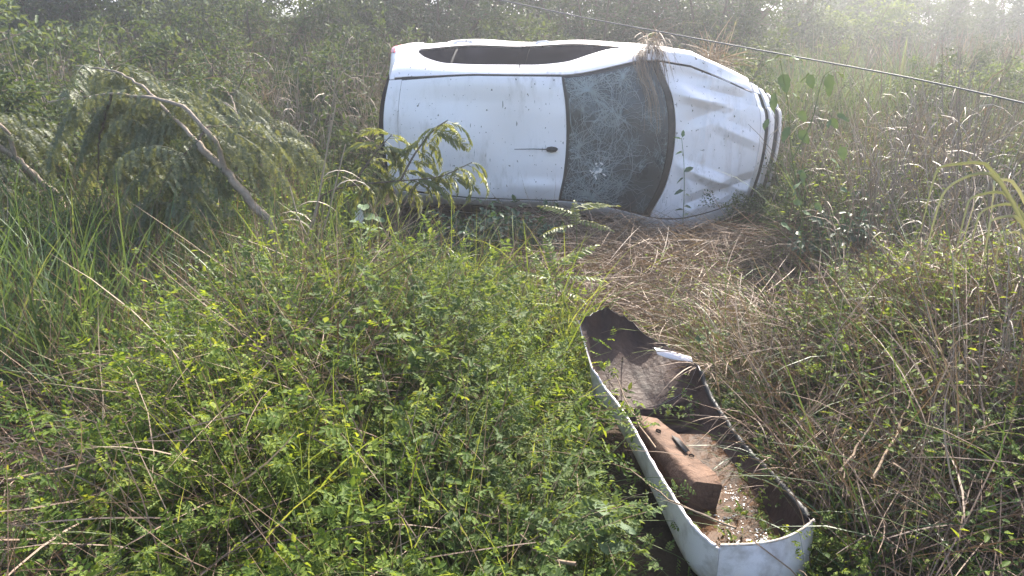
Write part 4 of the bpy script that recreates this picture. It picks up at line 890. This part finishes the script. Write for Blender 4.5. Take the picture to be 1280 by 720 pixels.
for o_, (px, py, yaw, pit, sc) in enumerate([(972, 72, 3.5, -.3, 1.1), (990, 72, .3, -.2, .8), (978, 95, -1.2, -1.0, 1.2), (968, 118, -1.8, -1.1, 1.15), (1012, 95, -1.3, -1.0, .9), (1036, 95, -1.5, -1.2, 1.2), (1000, 140, -.8, -.9, .8), (985, 160, -2.2, -.8, 1.0),
                                             (1000, 165, -.6, -.8, 1.0), (1045, 90, .4, -.4, .8), (998, 215, -.3, -.5, .7), (1002, 228, 3.3, -.6, .8), (1052, 185, -1.4, -1.0, .9), (1004, 265, .2, -.3, .7), (960, 150, 4.0, -.9, .8)] + [(rg.uniform(965, 1060), rg.uniform(80, 300), rg.uniform(-2.6, .4), rg.uniform(-1.2, -.2), rg.uniform(.5, .85)) for _ in range(16)]):
    o = put('leaf', hm[o_ % 2], 'big_leaf', r); o.location = at(px, py, Y=Yv + rg.uniform(-.08, .08)) - b; o.rotation_euler = (rg.uniform(-.7, .7) + .5, -pit, yaw); o.scale = (sc * .64,) * 3
# low broad-leaved weeds
for i, (px, py, sc, wh) in enumerate([(885, 412, .75, 'behind the standing bumper tip'), (985, 492, .9, 'right of the bumper beside the dry grass'), (1160, 395, .8, 'below the dark hollow'), (455, 262, .9, 'behind the dry stalks left of the car'), (650, 640, .8, 'near the bottom beside the bumper'),
                                      (755, 645, .8, 'beside the white bumper rim'), (925, 400, .6, 'on the flattened straw in front of the car'), (1010, 340, .6, 'under the crushed nose of the car'), (560, 340, .7, 'among the bright grass below the car roof')]):
    z0 = .30 if i not in (3, 7) else .45; Yb = None; q = at(px, py, z=z0 if i not in (3,) else .8) if i != 7 else at(px, py, Y=5.8)
    bb = np.array([q[0], q[1], float(H(q[0], q[1]))]); r = thing('broad_leaved_weed', f'low weed with broad smooth leaves {wh}', 'weed', tuple(bb), 'broad-leaved weeds')
    m = MB(); tubes(m, np.array([[[0, 0, 0], [.01, .01, (q[2] - bb[2]) * .5], [0, 0, q[2] - bb[2]]]]), .004, 4); m.build('stem', 'green_stem', r)
    for k in range(7):
        o = put('leaf', hm[k % 2], 'big_leaf', r); o.location = (rg.normal(0, .01), rg.normal(0, .01), (q[2] - bb[2]) * (.6 + .4 * k / 6)); o.rotation_euler = (rg.uniform(-.4, .4), rg.uniform(-.3, .3), k * 2.4 + rg.uniform(-.3, .3)); o.scale = (sc * rg.uniform(.75, 1.1),) * 3

# arching pale blades at the right edge
Ya = 3.0; b = np.array([at(1240, 330, Y=Ya)[0] + .45, Ya, 0]); b[2] = float(H(b[0], Ya)); r = thing('arching_grass', 'tuft of long pale arching grass blades at the right edge', 'grass tuft', tuple(b), None)
for (a, apex, end) in [((1285, 330), (1225, 203), (1148, 300)), ((1290, 330), (1232, 216), (1150, 345)), ((1295, 335), (1250, 240), (1192, 330)), ((1292, 335), (1262, 255), (1205, 340)), ((1296, 335), (1265, 270), (1225, 350)),
                       ((1290, 340), (1270, 290), (1238, 360)), ((1296, 338), (1262, 225), (1236, 300))]:
    Yk = Ya + rg.uniform(-.2, .2); q0 = b + [rg.normal(0, .03), rg.normal(0, .03), 0]; q1 = at(*a, Y=Yk); q2 = at(*apex, Y=Yk - .05); q3 = at(*end, Y=Yk - .1); t = np.linspace(0, 1, 20)[:, None]
    q1 = (q1 + q0) / 2 * .5 + at((a[0] + apex[0]) / 2 + 30, (a[1] + apex[1]) / 2 - 20, Y=Yk) * .5; c2 = q2 * 2 - (q1 + q3) / 2 * 1.0; 
    pp = np.array([q0, q1, q2, (q2 + q3) / 2 + (q2 - q1) * .18 + [0, 0, .05], q3]); xs = np.linspace(0, 4, 22); q = np.stack([pchip(np.arange(5), pp[:, c], xs) for c in range(3)], 1)
    wd = .0062 * np.minimum(1, .4 + np.linspace(0, 1, 22) * 3) * (1 - np.linspace(0, 1, 22) ** 3) + .001; sd = nrm(np.cross(np.gradient(q, axis=0), np.array([.1, 1., .25]))) * wd[:, None]; nf = nrm(np.cross(sd, np.gradient(q, axis=0))) * .0025
    m = MB(); m.add(np.stack([q - sd + nf, q, q + sd + nf], 1).reshape(-1, 3) - b, grid_faces(22, 3), rg.random()); m.build('blade', 'arching_blade', r, True)

# dry stalks and reed clumps
def reed_proto(seed, n, Lr, name, spread=.28, rad=.0035, mat='straw', leafy=3):
    rg = np.random.default_rng(seed); r = thing(name, 'x', 'reeds'); a = rg.uniform(0, 6.28, n); rr_ = .14 * np.sqrt(rg.random(n)); base = np.stack([rr_ * np.cos(a), rr_ * np.sin(a), np.full(n, -.04)], 1)
    P = stems(n, base, rand_dirs(n, spread, rg), rg.uniform(*Lr, n), rg.uniform(-.1, .6, n), 8, .22, rg); m = MB(); tubes(m, P, np.linspace(rad, rad * .45, 8)[None], 4); m.build('stems', mat, r)
    t = rg.uniform(.15, .95, (n, leafy)); p, d = along(P, t); p = p.reshape(-1, 3); d = d.reshape(-1, 3); k = len(p); m = MB(); ribbons(m, p, d + rg.normal(0, .5, (k, 3)), rg.uniform(.15, .45, k), rg.uniform(.004, .009, k), 2.2, 5, rng=rg); m.build('leaves', mat, r); return r
reeds = Copies([reed_proto(51, 44, (.8, 1.5), 'dry_reed_clump', rad=.0045, mat='pale_straw'), reed_proto(52, 36, (.7, 1.3), 'dry_reed_clump', .4, rad=.0042, mat='pale_straw'), reed_proto(53, 40, (.6, 1.2), 'dry_reed_clump', .5)])
for i, (x, y, sc, wh) in enumerate([(2.75, 4.5, .95, 'just behind the arching blades'), (3.0, 4.9, 1.0, 'behind the arching blades, touching the picture edge'), (2.7, 5.6, 1.05, 'right of the dark hollow'), (3.5, 6.0, 1.1, 'in the tall dry stand, nearest the picture edge'), (3.1, 6.6, 1.05, 'in the middle of the tall dry stand'),
                                     (3.9, 7.2, 1.1, 'at the back of the tall dry stand'), (2.75, 7.2, .9, 'between the vine and the tall dry stand'), (4.4, 8.2, 1.1, 'far behind the tall dry stand'), (1.9, 3.3, .62, 'in the near right tangle, upper one'), (1.75, 2.5, .55, 'in the near right tangle, lower one'),
                                     (2.2, 2.9, .7, 'at the right edge below the arching blades'), (1.45, 2.1, .45, 'at the bottom right corner'), (-2.0, 9.4, 1.0, 'behind the tail of the car'), (-3.2, 9.7, 1.1, 'behind the sapling, nearer the car'), (-4.4, 10.2, 1.2, 'behind the sapling, farther left'), (-1.55, 8.6, .9, 'touching the tail of the car'), (-2.6, 8.2, .8, 'between sapling and car tail'), (-3.6, 8.0, 1.2, 'right behind the sapling branches'), (-2.1, 7.9, 1.1, 'left of the car tail, front one'), (-4.9, 8.3, 1.3, 'upper left among the bushes'), (-2.9, 9.0, 1.3, 'between the bushes left of the car tail'), (-5.9, 7.6, 1.2, 'at the upper left edge'), (3.4, 5.3, 1.0, 'behind the arching blades, middle one'), (4.0, 6.4, 1.15, 'at the right edge under the cable'), (2.95, 6.0, .9, 'between the dark hollow and the dry stand')]):
    reeds.place((x, y, float(H(x, y))), U(0, 6.28), sc * 1.15, f'clump of dry brown reeds {wh}', 'dry reed clumps')
# a few tall broken stalks left of the car
for i, (p_, lab) in enumerate([([(386, 335), (398, 250), (420, 128)], 'tallest bare dry stalk left of the car'), ([(380, 330), (400, 240), (414, 150)], 'bare dry stalk leaning beside the tallest stalk'), ([(400, 320), (415, 250), (432, 180)], 'shorter bare dry stalk nearest the car'), ([(392, 320), (372, 270), (362, 232)], 'short bare dry stalk bending towards the sapling')]):
    b = at(*p_[0], Y=4.7); pts = np.array([[b[0], 4.7, float(H(b[0], 4.7))]] + [at(*q, Y=4.7 - .03 * k) for k, q in enumerate(p_)]); xs = np.linspace(0, 3, 16); q = np.stack([pchip(np.arange(4), pts[:, c], xs) for c in range(3)], 1); m = MB(); tubes(m, q[None], np.linspace(.007, .0035, 16)[None], 6, .8); ribbons(m, q[5:13:3], np.array([[.3, .1, .8], [-.4, 0, .7], [.4, 0, .6]]), .3, .012, 2.2, 6, rnd=np.array([.5, .7, .9])); tag(m.build('dry_stalk', 'pale_straw', smooth=False), lab, 'stalk', 'bare stalks left of the car')
# hay caught on the car
def tuft(name, label, c, n, Lr, dirs, spread, mat='straw', Wr=(.003, .006), droop=1.0, jitter=.05, nseg=7):
    p = np.array(c)[None] + RNG.normal(0, jitter, (n, 3)) * np.array([1, .5, .5]); d = nrm(np.array(dirs)[RNG.integers(0, len(dirs), n)] + RNG.normal(0, spread, (n, 3))); m = MB(); ribbons(m, p, d, U(*Lr, n), U(*Wr, n), droop * U(.3, 1.3, n), nseg, taper=.4); return tag(m.build(name, mat), label, 'dry grass', 'hay caught on the car')
tuft('hay_tuft', 'hank of dry grass draped over the windscreen pillar of the car', at(815, 54, Y=7.55), 130, (.3, .7), [(0, -.9, .25), (-.1, -.8, .35), (.1, -.6, .5)], .16, droop=2.6, jitter=.05)
tuft('hay_tuft', 'spiky bundle of dry grass standing up behind the crushed bonnet', at(890, 80, Y=8.4), 200, (.2, .5), [(0, -.2, 1), (.6, -.3, .4), (-.6, -.2, .5), (.8, -.3, -.3)], .35, droop=.8, jitter=.09, Wr=(.004, .009))
for (px, py, z), n, lab in (((885, 470, .30), 90, 'dry grass bent over the upper right bumper rim'), ((925, 535, .28), 60, 'dry grass bent over the middle of the right bumper rim'), ((975, 600, .30), 35, 'dry grass bent over the lower right bumper rim')):
    c_ = at(px + 22, py - 6, z=z - .05); t_ = tuft('hay_tuft', lab, c_, n, (.18, .42), [(-.8, -.5, .6), (-.3, -.8, .7), (-.6, .3, .8), (.2, -.6, .9)], .35, droop=1.6, jitter=.07); t_['group'] = 'dry grass over the bumper rim'
rg = np.random.default_rng(15); m = MB()
for k in range(34):
    nk = 14; u_ = 3.20 + rg.normal(0, .035) + np.cumsum(rg.normal(0, .008, nk)); e_ = rg.uniform(6.9, 8.0); t_ = np.linspace(5.2, e_, nk); of_ = .014 + rg.uniform(0, .03) * np.sin(np.linspace(0, 3.1, nk))
    q = car2loc(on_car(np.clip(u_, 3.08, 3.5), np.minimum(t_, 7.95), np.ones(nk), of_)[0]) + CARBASE; w_ = np.array([.0022, .3 * .0022, .0])[None] * np.linspace(1, .5, nk)[:, None]
    m.add(np.stack([q - w_, q + w_], 1).reshape(-1, 3), grid_faces(nk, 2), rg.random())
tag(m.build('hay_strands', 'straw'), 'long dry grass strands hanging down over the cracked windscreen', 'dry grass', 'hay caught on the car')
# fallen sticks
for i, (a, c, z0, z1, r0, lab) in enumerate([((640, 520), (560, 545), .42, .38, .006, 'crooked dead twig lying on the weed bushes'), ((720, 705), (650, 668), .35, .4, .007, 'dead stick at the bottom edge between bushes and bumper'), ((300, 560), (470, 380), .5, .55, .003, 'long thin dead stem slanting over the left tangle'),
                                             ((10, 600), (250, 520), .5, .55, .006, 'long dead stem lying across the lower left tangle'), ((1090, 600), (1150, 470), .5, .62, .006, 'thick pale dead stalk leaning right of the bumper'), ((1050, 590), (1110, 490), .45, .6, .006, 'pale dead stalk leaning nearer the bumper'), ((820, 560), (770, 470), .36, .42, .004, 'thin straw fallen across the bumper rim'), ((920, 660), (780, 580), .40, .36, .004, 'thin dry stem lying over the bumper water')]):
    p, q = at(*a, z=z0), at(*c, z=z1); t = np.linspace(0, 1, 12)[:, None]; w_ = p + (q - p) * t + np.random.default_rng(i).normal(0, .003, (12, 3)) * np.sin(np.pi * t) + np.array([0, 0, -.03]) * np.sin(np.pi * t); m = MB(); tubes(m, w_[None], np.linspace(r0, r0 * .5, 12)[None], 5); tag(m.build('dead_stick', 'dry_stick', smooth=True), lab, 'stick', 'fallen sticks and stems')
# pale dry leaves
for i, (px, py, z, sc, lab) in enumerate([(746, 642, .30, .9, 'pale withered leaf beside the bumper rim'), (478, 318, .62, .5, 'small bleached leaf on top of the weeds below the car tail'), (494, 322, .60, .4, 'second bleached leaf, closer to the car roof'), (448, 262, .8, .9, 'curled grey-green leaf beside the dry stalks'), (1262, 395, .75, 1.2, 'long pale leaf at the right edge')]):
    o = put('withered_leaf', hm[1].copy(), 'pale_straw'); o.data.materials.clear(); o.data.materials.append(M['pale_leaf']); o.location = at(px, py, z=z); o.rotation_euler = (.7, .6, 2.0 + i); o.scale = (sc,) * 3; tag(o, lab, 'leaf', 'withered leaves')

# ------------------------------------------------------------------ bushes and trees behind
def crown_bush(seed, R0, Hh, nb, nl, leaf, name, leaf_mat, trunk_mat='dark_bark', trunk_h=.0, cat='bush', ratio=.5):
    """trunk with limbs, and leaves clustered on twigs through the crown's volume"""
    rg = np.random.default_rng(seed); r = thing(name, 'x', cat)
    nlimb = 9; base = np.tile([[0, 0, 0.]], (nlimb, 1)); d = rand_dirs(nlimb, .9 if cat == 'tree' else 1.3, rg); top = Hh * rg.uniform(.6, .95, nlimb); P = stems(nlimb, base, d, top, rg.uniform(-.2, .4, nlimb), 9, .5, rg); P[:, 1:, 2] += trunk_h * np.linspace(.3, 1, 8)
    m = MB(); tubes(m, P, (np.linspace(1, .2, 9) * .014 * Hh)[None], 5); m.build('trunk', trunk_mat, r)
    t = rg.uniform(.2 if cat == 'tree' else .08, 1, (nlimb, nb // nlimb)); p, dd = along(P, t); p = p.reshape(-1, 3); k = len(p)
    lob = rg.normal(0, 1, (k, 3)); lob = nrm(lob) * (R0 * rg.uniform(.25, .75, k) ** .7)[:, None]; lob[:, 2] = np.abs(lob[:, 2]) * .8 - R0 * .12
    T = stems(k, p, lob, np.linalg.norm(lob, axis=1), rg.uniform(-.2, .7, k), 5, .5, rg); m2 = MB(); tubes(m2, T, (np.linspace(.006, .002, 5) * max(.7, Hh * .5))[None], 3); m2.build('twigs', trunk_mat, r)
    c, cdir = along(T, rg.uniform(.3, 1, (k, nl))); c = c.reshape(-1, 3); cdir = cdir.reshape(-1, 3); n = len(c); c = c + rg.normal(0, .05 * R0, (n, 3)); ld = nrm(cdir + rg.normal(0, .8, (n, 3)) + np.array([0, 0, -.2])); L = rg.uniform(.7, 1.3, n) * leaf
    ml = MB(); leaves(ml, c, ld, rg.normal(0, .6, (n, 3)) + np.array([0, 0, 1.]), L, L * ratio, rnd=np.clip(np.repeat(rg.random(k), nl) * .6 + rg.random(n) * .4, 0, 1), rng=rg); ml.build('crown', leaf_mat, r); return r
bushes = Copies([crown_bush(64, .75, 1.5, 252, 46, .048, 'wild_bush', 'sunny_leaf'), crown_bush(61, .8, 1.5, 252, 46, .050, 'wild_bush', 'bush_leaf'), crown_bush(62, .7, 1.7, 252, 46, .042, 'wild_bush', 'bush_leaf', ratio=.4), crown_bush(63, .9, 1.4, 252, 44, .060, 'wild_bush', 'bush_leaf', ratio=.45)])
BU = [(-5.2, 7.2, .9, 'at the left edge behind the sapling'), (-3.9, 8.4, 1.0, 'behind the left part of the sapling'), (-6.3, 9.0, 1.3, 'far left, rising out of the frame'), (-4.8, 10.2, 1.35, 'upper left, second from the edge'), (-3.3, 11.0, 1.3, 'upper left, above the sapling trunk'), (-1.9, 11.5, 1.2, 'above the tail of the car'),
      (-.6, 10.6, 1.05, 'just above the rear side window of the car'), (.6, 11.2, 1.1, 'above the middle of the car'), (1.7, 10.6, 1.05, 'above the windscreen of the car'), (2.9, 11.0, 1.1, 'above the bonnet of the car'), (4.0, 9.5, .75, 'right of the nose of the car'), (-7.5, 11.5, 1.6, 'farthest left behind the first bushes'),
      (-5.8, 12.8, 1.6, 'in the back row, far left'), (-3.9, 13.3, 1.6, 'in the back row above the sapling'), (-2.2, 13.8, 1.5, 'in the back row left of the car'), (-.4, 13.2, 1.4, 'in the back row above the car roof'), (1.4, 13.6, 1.45, 'in the back row above the windscreen'), (3.1, 14.2, 1.5, 'in the back row above the bonnet'),
      (5.4, 8.6, .7, 'at the right edge above the arching blades'), (6.4, 10.6, .8, 'at the right edge in the sunny field'), (4.9, 12.2, .75, 'in the sunny field behind the cable'), (7.8, 13.2, .9, 'in the sunny field, second behind the cable'), (3.6, 7.6, .55, 'low beside the vine and the dry stand'), (4.6, 7.0, .75, 'behind the tall dry stand at the right edge'), (5.6, 7.4, .8, 'half cut by the right edge behind the dry stand'), (4.2, 8.6, .75, 'behind the tall dry stand, under the cable'), (-2.6, 6.6, .5, 'low between the sapling and the car tail'), (-3.4, 6.2, .6, 'low behind the sapling trunk'), (-4.6, 5.6, .6, 'low at the left edge behind the sapling'), (-1.9, 7.6, .6, 'close by the tail of the car'), (-2.2, 5.7, .62, 'right beside the sapling trunk'), (-3.0, 5.5, .7, 'under the sapling branches'), (-3.9, 4.8, .62, 'at the left edge in the long grass'), (-4.2, 6.9, .95, 'behind the sapling, second from the left edge'), (-3.2, 7.4, .9, 'behind the sapling fork'), (-2.3, 8.9, .95, 'left of the car tail'), (-1.5, 6.4, .42, 'low in front of the car tail'), (3.0, 5.0, .5, 'low behind the arching blades'), (2.75, 4.1, .42, 'small, on the bank below the arching blades'), (2.15, 3.35, .34, 'small, on the bank right of the leaning stalks'), (3.1, 3.6, .45, 'small, on the bank at the right edge'), (2.5, 6.9, .5, 'low between the car nose and the hollow'), (4.6, 5.2, .8, 'half out of the frame above the arching blades'), (3.9, 5.6, .75, 'behind the arching blades, half out of the frame'), (3.3, 6.2, .62, 'beside the dark hollow, behind the reeds'), (3.0, 8.0, .75, 'crowding the nose of the car'), (2.6, 9.2, .85, 'just behind the crushed bonnet'), (5.0, 9.8, .95, 'behind the reeds under the cable end'), (6.8, 12.0, 1.0, 'at the right edge above the cable'), (11.0, 24, 2.0, 'tall and hazy left of the gap of sky'), (13.4, 25, 2.0, 'tall and hazy under the gap of sky'), (15.8, 26, 2.2, 'tall and hazy at the top right corner'), (9.0, 22, 1.8, 'tall and hazy beyond the nose of the car'), (7.0, 20, 1.7, 'tall, above the vine'), (18.0, 29, 2.3, 'tallest, at the top right edge'), (-8.5, 14.5, 1.9, 'tall, closing the view at the far left'), (-6.8, 15.6, 2.0, 'tall, second from the far left'), (-4.6, 16, 2.0, 'tall, above the sapling branches'), (-2.6, 16.2, 1.9, 'tall, left above the car tail'), (-.8, 16, 1.9, 'tall, above the rear window of the car'), (1.0, 16, 1.8, 'tall, above the roof front of the car'), (2.8, 16.6, 1.8, 'tall, above the windscreen pillar'), (4.4, 16, 1.7, 'tall, above the crushed bonnet'), (10.0, 17.0, 1.0, 'far out in the sunny field'), (6.5, 17.5, 1.0, 'far out in the field, left one')]
for i, (x, y, sc, wh) in enumerate(BU): bushes.place((x, y, float(H(x, y)) - .03), U(0, 6.28), sc * (1.22 if x < -2 and 6.5 < y < 9.5 else 1.0), f'leafy wild bush {wh}', 'wild bushes behind the car', (i % 4 if x > 2.2 else 1 + i % 3))
trees = Copies([crown_bush(71, 1.7, 4.0, 225, 48, .11, 'tree', 'bush_leaf', cat='tree', trunk_h=1.0), crown_bush(72, 1.5, 4.6, 225, 48, .10, 'tree', 'dark_tree_leaf', cat='tree', trunk_h=1.5)])
TR = [(-9.5, 16, 1.0, 0, 'beyond the bushes, farthest left'), (-6.5, 17.5, 1.0, 1, 'beyond the bushes above the sapling'), (-3.0, 18, .95, 0, 'beyond the bushes left of the car'), (-.2, 17.5, .9, 1, 'beyond the bushes above the car roof'), (2.6, 18.0, .95, 1, 'beyond the bushes above the windscreen'), (5.6, 19.5, .9, 0, 'beyond the bushes above the nose of the car'),
      (1.6, 14.8, .62, 1, 'standing dark just above the windscreen pillar'), (3.6, 15.2, .66, 1, 'standing dark just above the crushed bonnet'), (-1.4, 14.6, .6, 1, 'standing dark just above the rear of the car'), (12.2, 33, 1.1, 0, 'hazy in the distance left of the gap of sky'), (20.2, 38, 1.3, 1, 'standing dark in the distance right of the gap of sky'), (24.5, 36, 1.3, 1, 'dark and distant at the top right corner'), (18.6, 46, 1.2, 0, 'most distant, beside the gap of sky'), (11.5, 26, .8, 0, 'in the distance above the cable')]
for x, y, sc, k, wh in TR: trees.place((x, y, float(H(x, y)) - .05), U(0, 6.28), sc, f'tree {wh}', 'trees beyond the undergrowth', k)

# ------------------------------------------------------------------ hazy air
hz, n, l, out = newmat('haze'); pv = n.new('ShaderNodeVolumePrincipled'); pv.inputs['Color'].default_value = (.88, .92, 1, 1); pv.inputs['Density'].default_value = .0068; pv.inputs['Anisotropy'].default_value = .72; l.new(pv.outputs[0], out.inputs['Volume'])
x0, x1, y0, y1, z0, z1 = -410, 410, -70, 910, -2, 9
V = np.array([(x, y, z) for x in (x0, x1) for y in (y0, y1) for z in (z0, z1)]); F = np.array([[0, 1, 3, 2], [4, 6, 7, 5], [0, 4, 5, 1], [2, 3, 7, 6], [0, 2, 6, 4], [1, 5, 7, 3]])
mb = MB().add(V, F); o = mb.build('haze', 'haze'); o['kind'] = 'stuff'
